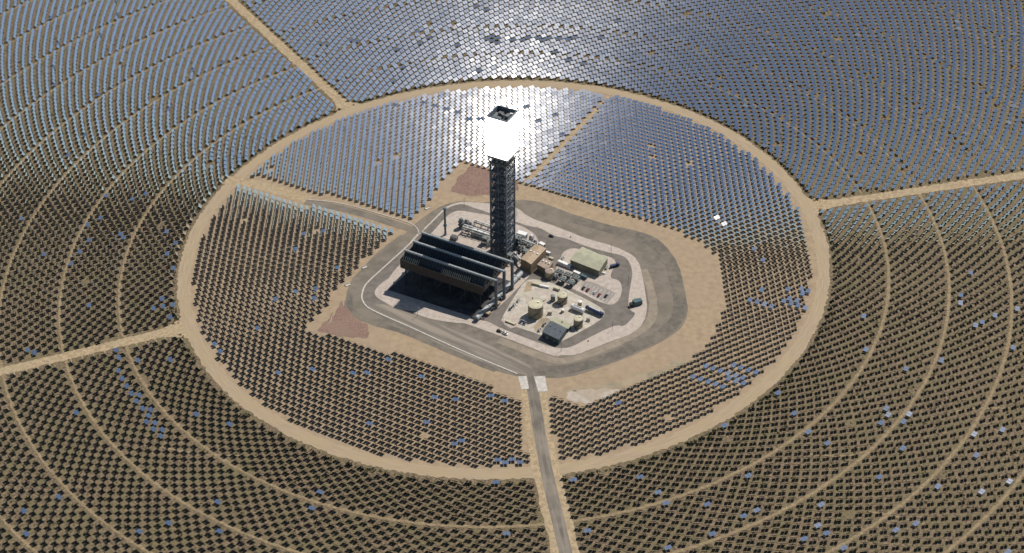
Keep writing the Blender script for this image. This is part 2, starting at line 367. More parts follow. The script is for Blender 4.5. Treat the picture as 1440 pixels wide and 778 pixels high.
APRON_E = [(24.0, -162.5), (32.6, -162.2), (34.3, -180.3), (26.9, -180.6)]
LPATCH = [(45.5, -187.7), (54.2, -180.6), (65.6, -180.0), (85.4, -178.7), (90.9, -182.1), (75.0, -190.6), (64.9, -196.9), (58.0, -194.5)]
LPATCH2 = [(149.0, -112.7), (154.3, -101.4), (158.5, -103.9), (154.6, -115.2)]
GRNWASH = [(42.9, -181.2), (71.4, -176.0), (97.5, -166.3), (122.3, -158.6), (137.6, -146.1), (148.9, -148.8), (120.3, -166.2), (91.0, -181.1), (57.1, -179.6)]
CHANNEL = [(-73.4, 31.8), (-72.2, 28.7), (-73.2, 29.9), (-81.2, 13.1), (-95.9, -9.4), (-110.3, -31.5), (-115.9, -41.2), (-117.5, -53.4), (-117.0, -59.8), (-113.0, -69.1), (-105.9, -75.9), (-73.9, -98.5), (-37.4, -126.1), (11.0, -158.9)]
CHANNEL_T = [(-68.5, 35.7), (-60.3, 49.3), (-52.0, 64.2), (-47.7, 69.0)]
CHANNEL_W = [(-175.7, 85.6), (-144.8, 79.7), (-104.5, 58.4), (-80.2, 45.5), (-73.7, 36.9), (-72.8, 28.5)]
SLABS = [(-117.3, -16.4), (-130.0, -40.0), (-66.5, 66.6), (153.6, -103.6)]
BROAD = [(21.8, -163.5), (24.1, -191.8), (27.3, -228.0), (30.9, -262.8), (35.3, -296.2), (40.1, -328.4), (43.8, -356.0)]
DASHROAD = [(101.3, 241.5), (61.6, 171.2), (24.5, 107.5)]
CARS = [(66.7, -53.8), (70.2, -56.3), (75.8, -60.0), (79.2, -63.6), (84.9, -65.0)]
DOTS = [(41.8, 19.7), (58.5, 18.1), (68.1, -121.5), (-3.2, -106.0), (-0.4, -108.3)]
EQ = [(94.1, -24.4), (82.0, -33.4), (109.9, -77.5), (51.2, -17.6), (12.5, -68.6), (9.6, -73.0), (7.5, -76.3), (5.3, -79.6), (16.5, -95.8), (62.4, -73.1), (48.7, -80.4)]
HT = [(56.2, -79.2), (65.5, -86.5), (67.2, -80.1), (80.1, -91.7)]
SMALL = [(41.0, -65.0), (48.5, -82.1), (62.9, -74.4)]
CLUSTER = [(44.2, -30.4), (64.9, -43.2), (63.9, -52.5), (45.9, -50.5), (56.1, -47.5)]
RTANK = [(39.1, -38.7)]
WBOX = [(47.4, -17.6), (57.4, -24.9)]
TB = [(-32.7, 24.4), (-19.9, 20.3), (-19.9, 27.4), (-30.1, 41.1), (-35.1, 38.9), (15.7, 22.1), (19.1, 16.0), (21.2, 8.8)]
WVEH = [(-3.2, -106.4), (0.1, -108.6)]
BLUE = [(-304.5, -147.4), (-297.3, -154.8), (-298.4, -165.0), (-292.5, -172.6), (-284.8, -176.9), (-285.1, -183.7), (-278.8, -186.0), (-273.9, -192.2), (-274.0, -200.0), (-272.6, -206.0), (-266.2, -207.4), (-265.8, -214.0), (-257.7, -215.5), (-257.7, -220.9), (-344.4, -56.2), (-282.4, -56.7), (-279.8, -62.3), (-271.6, -59.4), (-287.6, -64.2), (-266.0, -81.0), (-381.5, -113.2), (-372.1, -122.2), (-312.3, -117.1), (-310.3, -129.1), (-292.0, -130.8), (-264.7, -130.2), (-331.0, -188.6), (-234.1, -199.7), (-211.9, -207.6), (-322.3, -283.1), (-348.7, -300.1), (-339.6, -320.1), (-257.9, -322.0), (-243.0, -313.3), (-202.0, -322.7), (-207.7, -292.7), (-237.0, -117.3), (-230.7, -126.2), (-37.3, -189.6), (-12.1, -187.4), (-1.2, -193.5), (86.0, -198.7), (-34.3, -237.9), (-6.1, -259.6), (-0.7, -263.2), (5.0, -259.1), (10.8, -262.2), (-1.3, -278.4), (52.5, -283.0), (3.4, -332.1), (57.5, -334.0), (-171.5, -46.9), (-155.4, -43.9), (-187.9, -55.9), (-155.0, -58.6), (-198.3, -94.8), (-176.1, -151.2), (-148.7, -146.9), (-116.5, -153.7), (-109.8, -156.6), (-88.4, -138.3), (-61.6, -159.3), (-104.3, -215.6), (-60.5, -216.4), (-104.2, -215.9), (-60.6, -216.1), (-55.1, -187.9), (-33.6, -237.2), (-137.6, -285.2), (-138.2, -300.7), (163.8, -225.6), (211.7, -194.1), (218.5, -215.4), (224.6, -237.2), (99.6, -280.8), (115.3, -295.4), (119.1, -304.4), (149.2, -308.7), (177.3, -278.8), (181.5, -315.5), (172.9, -322.1), (144.7, -335.8), (116.9, -349.4), (210.0, -347.4), (243.2, -250.0), (281.8, -231.0), (293.0, -216.1), (293.7, -222.7), (301.9, -222.6), (302.3, -229.3), (296.0, -255.9), (271.4, -286.7), (228.1, -310.2), (225.4, -332.8), (229.4, -342.5), (210.0, -347.4), (235.6, -351.7), (274.3, -342.7), (290.5, -333.0), (315.7, -299.6), (345.9, -304.1), (344.7, -264.5), (347.2, -243.2), (369.1, -241.8), (363.0, -292.4), (351.0, -359.8), (146.8, -171.3), (151.1, -173.9), (156.9, -177.3), (161.9, -180.5), (167.6, -183.5), (156.9, -158.3), (162.7, -161.1), (168.0, -164.8), (173.7, -168.1), (173.8, -174.2), (179.2, -177.0), (184.9, -180.4), (189.9, -183.8), (179.4, -157.5), (184.1, -161.2), (190.2, -164.0), (195.5, -167.5), (201.1, -170.4), (184.6, -173.5), (179.5, -171.2), (218.5, -21.4), (211.8, -5.8), (212.3, -62.3), (201.4, -75.6), (206.7, -78.9), (212.0, -81.6), (217.6, -84.7), (234.4, -62.6), (228.8, -78.5), (234.6, -76.4), (234.2, -82.6), (240.3, -78.6), (239.5, -84.5), (245.3, -63.1), (245.2, -69.2), (250.6, -71.8), (245.4, -88.3), (289.4, -102.0), (283.8, -142.6), (386.9, -53.5), (374.3, -74.8), (374.9, -90.3), (414.8, -93.8), (394.8, -103.0), (373.7, -116.4), (381.7, -114.4), (400.3, -145.4), (338.9, -161.5), (310.9, -170.1), (293.0, -215.4), (-357.1, 65.2), (-365.3, 52.0), (-333.9, 37.0), (-329.2, 32.8), (-368.7, 13.6), (-368.5, -4.5), (-397.4, 10.5), (-290.4, 40.2), (-286.2, 24.1), (-290.7, 9.4), (-277.0, -15.1), (-332.0, 90.3), (-352.9, 97.9), (-319.8, 96.8), (-360.9, 34.3), (-172.3, 29.8), (-177.1, 12.2), (-155.8, 32.2), (-138.2, -15.4)]
DULL = [(-17.6, 355.8), (-13.0, 351.9), (-8.4, 348.0), (-3.8, 345.3), (-12.1, 359.0), (-7.5, 355.2), (-103.4, 335.8), (-83.7, 347.1), (-86.5, 374.4), (-76.6, 357.5), (-25.5, 417.3), (-47.7, 341.4), (-20.8, 292.8), (-102.5, 233.4), (-75.6, 237.7), (-64.0, 229.7), (-52.5, 224.2), (-42.8, 217.3), (-30.5, 203.9), (-20.2, 204.3), (11.9, 351.5), (19.2, 351.1), (26.5, 350.6), (33.9, 350.2), (41.2, 349.8), (48.6, 349.3), (55.9, 348.9), (63.2, 348.5), (70.5, 348.0), (24.0, 223.6), (51.3, 207.8), (35.7, 199.2), (57.2, 173.2)]
SPARK = [(184.7, 36.1), (190.4, 26.4), (156.7, 32.1), (179.4, 46.6), (179.0, 0.2), (47.6, 95.5), (-68.7, 168.9), (-57.4, 162.8), (-47.1, 155.0)]

# ------------------------------------------------------------------ ground, roads, pad
RING = 270.0
TRACKS = [324.0, 372.8, 422.5, 473.0, 523.3, 575.5, 628.0, 681.0, 734.0]
RADIAL = [122.2, 11.15, -160.9]
def disc(r, n=160): return [(r * math.cos(2 * math.pi * i / n), r * math.sin(2 * math.pi * i / n)) for i in range(n)]
G = 4500.0
gm = MB()
NG = 12
gm.add([(-G + 2 * G * i / NG, -G + 2 * G * j / NG, gz(-G + 2 * G * i / NG, 0)) for j in range(NG + 1) for i in range(NG + 1)],
       [(j * (NG + 1) + i, j * (NG + 1) + i + 1, (j + 1) * (NG + 1) + i + 1, (j + 1) * (NG + 1) + i) for j in range(NG) for i in range(NG)])
tag(gm.build('desert_ground', M['desert']), 'olive tan scrub desert ground under the outer mirror field', 'ground', kind='structure')
sheet('inner_ground', disc(266.0), 0.03, M['sand'], 'bare tan graded sand inside the ring road', 'ground', smooth=0)
def ringband(name, r, w, dz, m, a0, a1, label, jit):
    b = MB(); n = max(40, int(abs(a1 - a0) * r / 57.3 / 2.2)); closed = abs(a1 - a0) >= 360
    V = []
    for i in range(n if closed else n + 1):
        t = R_(a0 + (a1 - a0) * i / n)
        for q in (r - w / 2 + random.uniform(-jit, jit), r + w / 2 + random.uniform(-jit, jit)):
            V.append((q * math.cos(t), q * math.sin(t), gz(q * math.cos(t), 0) + dz))
    F = [(2 * i, 2 * i + 1, 2 * i + 3, 2 * i + 2) for i in range(n - 1 if closed else n)]
    if closed: F.append((2 * n - 2, 2 * n - 1, 1, 0))
    b.add(V, F)
    return tag(b.build(name, m), label, 'road', kind='structure')
ringband('ring_road', RING + 0.5, 11.0, 0.10, M['dirt'], 0, 360, 'wide tan dirt ring road around the inner mirror field', 1.1)
for i, r in enumerate(TRACKS):
    nm = ['first', 'second', 'third', 'fourth', 'fifth', 'sixth', 'seventh', 'eighth', 'ninth'][i]
    ringband('track', r, 2.4, 0.05, M['track'], 122.2, 371.15, nm + ' narrow dirt track circling outside the ring road', 0.5)
    ringband('track', r, 1.5, 0.05, M['track'], 11.15, 122.2, nm + ' faint wheel track behind the tower', 0.4)
def ray(a, r0, r1, n=12): return [((r0 + (r1 - r0) * i / n) * math.cos(R_(a)), (r0 + (r1 - r0) * i / n) * math.sin(R_(a))) for i in range(n + 1)]
for a, lb in zip(RADIAL, ('straight dirt road running to the upper left from the ring road', 'straight dirt road running to the right from the ring road', 'straight dirt road running to the left from the ring road')):
    ribbon('dirt_road', ray(a, 272, 900, 300), 9.8, 0.075, M['radial'], lb, 'road', smooth=0, jit=0.9)
# flared corners where the dirt roads meet the ring road
for a in RADIAL:
    c, s = math.cos(R_(a)), math.sin(R_(a))
    P = lambda r, t: (r * c - t * s, r * s + t * c)
    sheet('road_junction', [P(272, -17), P(279, -12), P(289, -6.5), P(300, -5), P(300, 5), P(289, 6.5), P(279, 12), P(272, 17)], 0.085, M['radial'], 'flared dirt junction on the ring road at %d degrees' % int(a % 360), 'road', smooth=1)
BR = [(21.0, -158.0)] + BROAD[1:] + [(62.0, -470.0), (90.0, -620.0)]
ribbon('road_shoulder', BR, 20.0, 0.11, M['radial'], 'sandy shoulder beside the paved access road', 'road', jit=0.8)
ribbon('access_road', BR, 9.2, 0.14, M['paved'], 'straight grey paved access road running down from the plant gate', 'road', jit=0.12)
WD = [(-258, 121), (-236, 117.5), (-205, 102), (-172, 84.5)]
ribbon('dirt_road', WD, 12.0, 0.115, M['radial'], 'short dirt road from the ring road to the paved plant entrance', 'road', jit=0.5)
ribbon('service_road', [(-176, 82.5), (-144.3, 72), (-104, 51), (-72, 32)], 8.4, 0.13, M['pad'], 'grey paved service road entering the pad from the left', 'road', jit=0.2)
ribbon('dirt_path', DASHROAD, 3.2, 0.05, M['radial'], 'faint diagonal dirt path through the inner field behind the tower', 'path', jit=0.4)
for pts in ([(-262, -230), (-230, -241), (-196, -243)], [(330, -222), (352, -212), (380, -214)], [(226, -258), (250, -262), (272, -256)], [(258, -318), (282, -325), (300, -333)]):
    ribbon('dirt_path', pts, 1.8, 0.045, M['track'], None, None, jit=0.4)
sheet('cleared_ground', CLEAR, 0.055, M['sand'], 'bare tan sand margin between the plant pad and the mirrors', 'ground', smooth=1, rag=0.8)
sheet('gravel_pad', GREY, 0.12, M['pad'], 'brown grey gravel pad surrounding the power plant', 'ground', smooth=2, rag=0.3)
sheet('riprap_patch', RED_W, 0.15, M['red'], 'reddish gravel triangle left of the plant pad', 'ground', smooth=0, rag=1.2)
sheet('riprap_patch', RED_T, 0.15, M['red'], 'reddish gravel patch behind the tower', 'ground', smooth=0, rag=1.2)
sheet('pale_dirt', LPATCH, 0.09, M['pale'], 'whitish dirt patch right of the plant gate', 'ground', smooth=2, rag=1.6)
sheet('silt_wash', GRNWASH, 0.075, M['wash'], 'grey silty wash below the pad', 'ground', smooth=2, rag=2.2)
sheet('gravel_apron', LIGHT, 0.15, M['light'], 'pale pink gravel band around the inner plant road', 'ground', smooth=2, rag=0.25)
sheet('lower_strip', LOWSTRIP, 0.22, M['lowstrip'], 'streaky grey road along the lower left of the plant', 'road', smooth=2)
sheet('plant_road', ASPH_OUT, 0.21, M['asphalt'], 'dark asphalt loop road round the plant buildings', 'road', smooth=2)
sheet('tank_yard', ISL_TANK, 0.25, M['apron'], 'pale concrete yard under the storage tanks', 'ground', smooth=1)
sheet('warehouse_yard', ISL_WARE, 0.25, M['light'], 'pale gravel yard round the green roofed warehouse', 'ground', smooth=2)
sheet('tower_yard', ISL_ACC, 0.25, M['light'], 'pale gravel yard under the tower and condenser', 'ground', smooth=2)
sheet('condenser_shadow_slab', [(-95.8, -48.1), (-16.0, -91.8), (10.6, -43.1), (-64.8, -1.8)], 0.29, M['shadepad'], 'dark slab under the condenser, shadow put into its colour', 'ground', smooth=0)  # dark sheet deepens the shadow under and before the condenser by colour
ribbon('gravel_lane', [(60, 46), (96, 26), (121, 15), (134, 0), (142, -22), (144.5, -50), (145.5, -78), (142, -96), (131, -112), (115, -124), (90, -139), (67, -150.5), (50, -155.5), (30, -156), (12, -150)], 11.0, 0.135, M['lane'], 'dark gravel lane round the outer right side of the pad', 'road', jit=0.3)
ribbon('gravel_lane', [(118, -30), (123, -60), (123, -85), (119, -101), (106, -115), (90, -125), (68, -138), (50, -144.5), (40, -145), (14, -128), (-4, -117)], 7.0, 0.14, M['lane2'], 'paler dusty lane hugging the pale gravel band on the right', 'road', jit=0.4)
ribbon('gravel_lane', [(-127, -48), (-127, -70), (-116, -84), (-100, -92), (-70, -110), (-40, -131.5), (-6, -154)], 4.5, 0.135, M['lane'], 'dark greenish gravel strip outside the white kerb', 'road', jit=0.3)
sheet('yard_patch', [(21, -58), (37, -54), (43, -62), (38, -72), (26, -74), (17, -66)], 0.275, M['light'], 'pale pinkish ground round the low basin', 'ground', smooth=1, rag=0.3)
sheet('yard_patch', [(30, -92), (36, -90), (40, -96), (33, -106), (26, -108), (24, -102)], 0.275, M['wash'], 'greenish worn ground left of the slate blue building', 'ground', smooth=1, rag=0.4)
sheet('yard_patch', [(2, -90), (12, -84), (20, -97), (6, -103), (0, -96)], 0.275, M['light'], 'pale slab at the lower left corner of the tank yard', 'ground', smooth=0)
sheet('yard_patch', [(20, -42.5), (25.5, -42), (23, -55), (17, -56)], 0.28, M['wash'], 'greenish strip at the top corner of the tank yard', 'ground', smooth=0)
sheet('parking_lot', LOT, 0.28, M['lot'], 'grey paved parking lot below the warehouse', 'ground', smooth=0)
sheet('concrete_apron', APRON_W, 0.20, M['conc'], 'white concrete apron left of the gate road', 'ground', smooth=0)
sheet('concrete_apron', APRON_E, 0.20, M['conc'], 'white concrete apron right of the gate road', 'ground', smooth=0)
ribbon('concrete_channel', CHANNEL, 1.15, 0.45, M['conc'], 'white concrete drainage kerb along the left and lower pad edge', 'kerb', thick=0.4)
ribbon('concrete_channel', CHANNEL_T, 1.0, 0.45, M['conc'], 'white concrete kerb up the upper left of the pad', 'kerb', thick=0.4)
ribbon('concrete_channel', CHANNEL_W, 0.8, 0.45, M['conc'], 'pale kerb along the service road', 'kerb', thick=0.4)
pk = MB()
for i in range(9):
    t = i / 8
    a = Vector((67.5, -45.0)).lerp(Vector((91.0, -61.0)), t); d = Vector((-0.5, -0.86)) * 5.2
    for off in (0.0, 8.2):
        p = a + Vector((-0.5, -0.86)) * off; q = p + d
        pk.add([(p.x - .1, p.y, gz(p.x, 0) + .31), (q.x - .1, q.y, gz(q.x, 0) + .31), (q.x + .1, q.y, gz(q.x, 0) + .31), (p.x + .1, p.y, gz(p.x, 0) + .31)], [(0, 1, 2, 3)])
tag(pk.build('parking_lines', M['white']), 'white painted bay lines in the parking lot', 'marking', kind='structure')

# ------------------------------------------------------------------ heliostat field
TW, TH, TOFF, TTH = 2.38, 3.5, 1.35, 0.07      # mirror width, height, offset from the pylon, thickness
HC = 2.1                                      # height of the pivot
AIM = np.array([0.0, 0.0, 119.0])
SUNV = np.array(sund)

def inpoly(x, y, poly):
    c = np.zeros(len(x), bool); n = len(poly)
    for i in range(n):
        x1, y1 = poly[i]; x2, y2 = poly[(i + 1) % n]
        if y1 == y2: continue
        c ^= ((y1 > y) != (y2 > y)) & (x < (x2 - x1) * (y - y1) / (y2 - y1) + x1)
    return c
def dseg(x, y, pts):
    d = np.full(len(x), 1e9)
    for (x1, y1), (x2, y2) in zip(pts[:-1], pts[1:]):
        vx, vy = x2 - x1, y2 - y1; t = np.clip(((x - x1) * vx + (y - y1) * vy) / (vx * vx + vy * vy), 0, 1)
        d = np.minimum(d, np.hypot(x - x1 - t * vx, y - y1 - t * vy))
    return d
def project(x, y, z):
    v = np.stack([x - CAM.x, y - CAM.y, z - CAM.z]); f_, r_, u_ = (np.array(q) for q in (fw, rt, upv))
    d = f_ @ v; s = 2 * 63.845 / 36.0
    return r_ @ v / d * s, u_ @ v / d * s          # -1..1 across the width
XS, YS = [], []
# inner field: a hexagonal grid
for i in range(-50, 51):
    for j in range(-46, 47):
        XS.append(5.43 * i + 1.2); YS.append(6.22 * (j + (0.5 if i % 2 else 0.0)) + 0.8)
xi, yi = np.array(XS), np.array(YS)
ri = np.hypot(xi, yi)
keep = (ri < 261.5) & ~inpoly(xi, yi, CLEAR) & (dseg(xi, yi, BR) > 11.5) & (dseg(xi, yi, [(-262, 122)] + [(-236, 117.5), (-205, 103), (-172, 86), (-144, 75), (-104, 53), (-72, 35)]) > 10.5) & (dseg(xi, yi, DASHROAD) > 2.9)
xi, yi = xi[keep], yi[keep]
# outer field: radially staggered arcs, zone by zone
xo, yo = [], []
edges = [RING + 6.0] + TRACKS
rowsp = [4.0, 4.45, 4.7, 5.0, 5.2, 5.4, 5.6, 5.8, 6.0]
for zi in range(len(edges) - 1):
    r0 = edges[zi] + (5.0 if zi == 0 else 4.3); r1 = edges[zi + 1] - 4.0
    nrow = int(round((r1 - r0) / rowsp[zi])); N = int(2 * math.pi * (r0 + r1) / 2 / (10.9, 10.8, 10.6, 10.5, 9.9, 9.7, 9.6, 9.6, 9.6)[zi])
    ph = random.random()
    for k in range(nrow + 1):
        r = r0 + (r1 - r0) * k / nrow
        t = ((np.arange(N) + 0.5 * (k % 2) + ph) * 2 * math.pi / N) % (2 * math.pi)
        t = t[~((t > R_(11.15)) & (t < R_(199.1)))]
        xo.append(r * np.cos(t)); yo.append(r * np.sin(t))
    nrow = int(round((r1 - r0 + 1.2) / (rowsp[zi] * (0.98, 0.97, 0.96, 0.95, 0.94, 0.93, 0.92, 0.92, 0.92)[zi]))); N = int(2 * math.pi * (r0 + r1) / 2 / (10.8, 10.6, 10.3, 10.0, 9.8, 9.7, 9.6, 9.6, 9.6)[zi])
    for k in range(nrow + 1):                       # the upper left sector stands a little closer
        r = r0 - 0.6 + (r1 - r0 + 1.2) * k / nrow
        t = ((np.arange(N) + 0.5 * (k % 2) + ph) * 2 * math.pi / N) % (2 * math.pi)
        t = t[(t > R_(122.2)) & (t < R_(199.1))]
        xo.append(r * np.cos(t)); yo.append(r * np.sin(t))
# behind the tower the arcs run on almost without gaps and stand closer
r = RING + 11.0; k = 0; N = int(2 * math.pi * 305 / 10.3); ph = 0.3
while r < 745:
    if r * 2 * math.pi / N > 11.0: N = int(2 * math.pi * r / 9.5); ph = random.random(); r += 0.9
    t = ((np.arange(N) + 0.5 * (k % 2) + ph) * 2 * math.pi / N) % (2 * math.pi)
    t = t[(t > R_(11.15)) & (t < R_(122.2))]
    xo.append(r * np.cos(t)); yo.append(r * np.sin(t))
    k += 1; r += 4.15 + (r - 280) * 0.0024
xo, yo = np.concatenate(xo), np.concatenate(yo)
keep = dseg(xo, yo, BR) > 12.0
for a in RADIAL: keep &= dseg(xo, yo, ray(a, 268, 900, 1)) > 7.8
# flared junctions
for a in RADIAL: keep &= ~((np.hypot(xo - 278 * math.cos(R_(a)), yo - 278 * math.sin(R_(a)))) < 12)
xo, yo = xo[keep], yo[keep]
X = np.concatenate([xi, xo]); Y = np.concatenate([yi, yo])
X += rng.normal(0, 0.10, len(X)); Y += rng.normal(0, 0.10, len(Y))
px, py = project(X, Y, K * X + HC)
ASP = 553 / 1024
keep = (np.abs(px) < 1.07) & (np.abs(py) < ASP * 1.12) & (rng.random(len(X)) > 0.003)
X, Y = X[keep], Y[keep]
n = len(X)
Z = K * X
C = np.stack([X, Y, Z + HC], 1)
def unit(a): return a / np.linalg.norm(a, axis=-1, keepdims=True)
aim = AIM + rng.normal(0, 1.0, (n, 3)) * np.array([4.0, 4.0, 7.0])
NRM = unit(unit(aim - C) + SUNV)
NRM = unit(NRM + rng.normal(0, 0.005, (n, 3)))
def nearest(p): return int(np.argmin((X - p[0]) ** 2 + (Y - p[1]) ** 2))
blue = []
for p in BLUE:
    i = nearest(p)
    if i not in blue: blue.append(i)
flat = list(blue)
for p in DULL: flat.append(nearest(p))
for i in np.where((np.hypot(X, Y) > 280) & (Y > 60) & (rng.random(n) < 0.008))[0]: flat.append(int(i))
for i in flat:
    NRM[i] = unit(np.array([rng.normal(-0.03, 0.03), rng.normal(-0.05, 0.05), 1.0]))
for i in np.where((np.hypot(X + 239, Y - 158) < 34) & (np.hypot(X, Y) > 278) & (rng.random(n) < 0.55))[0]:
    NRM[i] = unit(NRM[i] + np.array([-0.12, 0.1, 0.25]))
camd = unit(np.array(CAM) - C)
for p in SPARK[:2]:
    i = nearest(p); NRM[i] = unit(unit(camd[i] + SUNV) + rng.normal(0, 0.06, 3))
HH = np.stack([-NRM[:, 1], NRM[:, 0], np.zeros(n)], 1)
td = unit(np.stack([-X, -Y, np.zeros(n)], 1))
fl = np.linalg.norm(HH, axis=1) < 0.2
HH[fl] = np.stack([-td[fl, 1], td[fl, 0], np.zeros(fl.sum())], 1)
HH = unit(HH - (HH * NRM).sum(1, keepdims=True) * NRM)
VV = np.cross(NRM, HH)

def boxq(cx, cy, cz, sx, sy, sz):
    V = [(cx + a * sx / 2, cy + b * sy / 2, cz + c * sz / 2) for c in (-1, 1) for a, b in ((-1, -1), (1, -1), (1, 1), (-1, 1))]
    return V, [(0, 3, 2, 1), (4, 5, 6, 7), (0, 1, 5, 4), (1, 2, 6, 5), (2, 3, 7, 6), (3, 0, 4, 7)]
def tmpl_mirror(side): return boxq(side * TOFF, 0, 0.2, TW, TH, TTH)
def tmpl_tube(): return boxq(0, 0, 0.02, 3.4, 0.26, 0.26)
def tmpl_pylon(): return boxq(0, 0, -HC / 2 - 0.1, 0.34, 0.34, HC + 0.1)

# which ones are objects of their own: the sky-blue ones of the near half and the rows nearest the camera, 300 in all
px, py = project(X, Y, Z + HC)
dist = np.linalg.norm(C - np.array(CAM), axis=1)
inside = (np.abs(px) < 0.992) & (np.abs(py) < ASP * 0.985)
sel = [i for i in blue if inside[i]]
order = [int(i) for i in np.argsort(dist) if inside[i] and int(i) not in set(sel)]
dark = order[:300 - len(sel)]
single = np.zeros(n, bool); single[sel] = True; single[dark] = True

def mass_mesh(name, idx):
    tv, tf, tm = [], [], []
    o = 0
    parts = [(tmpl_mirror(-1), 'm'), (tmpl_mirror(1), 'm'), (tmpl_tube(), 't'), (tmpl_pylon(), 'p')]
    c, h, v, w = C[idx], HH[idx], VV[idx], NRM[idx]
    blocks = []
    for (V, F), kd in parts:
        T = np.array(V)
        if kd == 'p':
            blocks.append(c[:, None, :] + T[None])
        else:
            blocks.append(c[:, None, :] + T[None, :, 0:1] * h[:, None] + T[None, :, 1:2] * v[:, None] + T[None, :, 2:3] * w[:, None])
        for k, f in enumerate(F):
            if kd == 'p' and k < 2: continue
            tf.append([o + q for q in f]); tm.append((0 if k == 1 else 1) if kd == 'm' else 2)
        o += len(V)
    P = np.concatenate(blocks, 1); m = len(c)
    tf = np.array(tf); nv = P.shape[1]
    faces = (tf[None] + (np.arange(m) * nv)[:, None, None]).reshape(-1)
    nf = len(tf) * m
    me = bpy.data.meshes.new(name)
    me.vertices.add(m * nv); me.vertices.foreach_set('co', P.reshape(-1).astype(np.float32))
    me.loops.add(nf * 4); me.loops.foreach_set('vertex_index', faces.astype(np.int32))
    me.polygons.add(nf); me.polygons.foreach_set('loop_start', (np.arange(nf) * 4).astype(np.int32))
    for q in ('mirror', 'back', 'galv'): me.materials.append(M[q])
    me.polygons.foreach_set('material_index', np.tile(np.array(tm, np.int32), m))
    me.polygons.foreach_set('use_smooth', np.zeros(nf, bool))
    me.update(calc_edges=True); me.validate()
    ob = bpy.data.objects.new(name, me); col.objects.link(ob)
    return ob
fld = mass_mesh('heliostat_field', np.where(~single)[0])
tag(fld, 'mass of twin mirror heliostats ringed in rows around the tower', 'heliostats', kind='stuff')

def part_mesh(name, t, mats, mi):
    me = bpy.data.meshes.new(name); me.from_pydata(t[0], [], t[1])
    for q in mats: me.materials.append(M[q])
    me.polygons.foreach_set('material_index', mi); me.update()
    return me
ml_ = part_mesh('mirror_panel', tmpl_mirror(-1), ('mirror', 'back'), [1, 0, 1, 1, 1, 1])
mr_ = part_mesh('mirror_panel', tmpl_mirror(1), ('mirror', 'back'), [1, 0, 1, 1, 1, 1])
tb_ = part_mesh('torque_tube', tmpl_tube(), ('galv',), [0] * 6)
pl_ = part_mesh('pylon', tmpl_pylon(), ('galv',), [0] * 6)
ORD = lambda k: '%d%s' % (k, 'th' if 10 <= k % 100 <= 20 else {1: 'st', 2: 'nd', 3: 'rd'}.get(k % 10, 'th'))
def heliostat(i, label, group):
    r = thing('heliostat', label, 'heliostat', (X[i], Y[i], Z[i]), group=group)
    mw = Matrix((HH[i], VV[i], NRM[i])).transposed().to_4x4()
    mw.translation = (0, 0, HC)
    for me in (ml_, mr_, tb_):
        o = bpy.data.objects.new(me.name.split('.')[0], me); col.objects.link(o); o.parent = r; o.matrix_local = mw
    o = bpy.data.objects.new('pylon', pl_); col.objects.link(o); o.parent = r; o.location = (0, 0, HC)
def xroad(y): return np.interp(-y, [-b[1] for b in BR], [b[0] for b in BR])
side = np.where(X < xroad(Y), 'left', 'right')
rr = np.hypot(X, Y)
zone = np.digitize(rr, [RING] + TRACKS[:4])
ZN = ['inside the ring road', 'between ring road and first arc track', 'between first and second arc tracks', 'between second and third arc tracks', 'beyond the third arc track', 'beyond the fourth arc track']
droad = np.abs(X - xroad(Y))
for sd in ('left', 'right'):
    for z in range(6):
        g = sorted([i for i in sel if side[i] == sd and zone[i] == z], key=lambda i: droad[i] + 0.0001 * Y[i])
        for k, i in enumerate(g):
            heliostat(i, ('%s flat sky-blue heliostat %s of the paved road, %s' % (ORD(k + 1), sd, ZN[z])), 'heliostats lying flat and showing blue sky')
for i in dark:
    heliostat(i, 'dark-backed heliostat in the nearest rows %s of the paved road' % side[i], 'dark heliostats in the nearest rows %s of the paved road' % side[i])

# ------------------------------------------------------------------ desert scrub between the outer mirrors
def scrub(name, m, cnt, seed, smin, smax, kind):
    g = np.random.default_rng(seed)
    r = np.sqrt(g.random(cnt * 4) * (760 ** 2 - 280 ** 2) + 280 ** 2); t = g.random(cnt * 4) * 2 * np.pi
    if kind == 'rim': r = 278.5 + np.abs(g.normal(0, 2.6, cnt * 4))
    x, y = r * np.cos(t), r * np.sin(t)
    a, b = project(x, y, K * x)
    k = (np.abs(a) < 1.06) & (np.abs(b) < ASP * 1.1) & (dseg(x, y, BR) > 10.3)
    for q in RADIAL: k &= dseg(x, y, ray(q, 268, 900, 1)) > 6.5
    for q in TRACKS: k &= np.abs(r - q) > 2.1
    x, y = x[k][:cnt], y[k][:cnt]; m_ = len(x)
    s = g.uniform(smin, smax, m_)
    V = []; F = []
    nl = 7
    for i in range(m_):
        for j in range(nl):
            an = g.random() * 6.28; el = g.uniform(0.35, 1.2); L = s[i] * g.uniform(0.6, 1.1); wd = s[i] * g.uniform(0.25, 0.45)
            d = (math.cos(an) * math.cos(el), math.sin(an) * math.cos(el), math.sin(el)); q = (-math.sin(an), math.cos(an))
            x0, y0, z0 = x[i] + d[0] * .15 * s[i], y[i] + d[1] * .15 * s[i], K * x[i]
            mx, my, mz = x0 + d[0] * L * .55, y0 + d[1] * L * .55, z0 + d[2] * L * .6
            ex, ey, ez = x0 + d[0] * L, y0 + d[1] * L, z0 + d[2] * L * .85
            o = len(V)
            V += [(x0, y0, z0), (mx - q[0] * wd, my - q[1] * wd, mz), (ex, ey, ez), (mx + q[0] * wd, my + q[1] * wd, mz)]
            F.append((o, o + 1, o + 2, o + 3))
    return V, F
allV, allF, allM = [], [], []
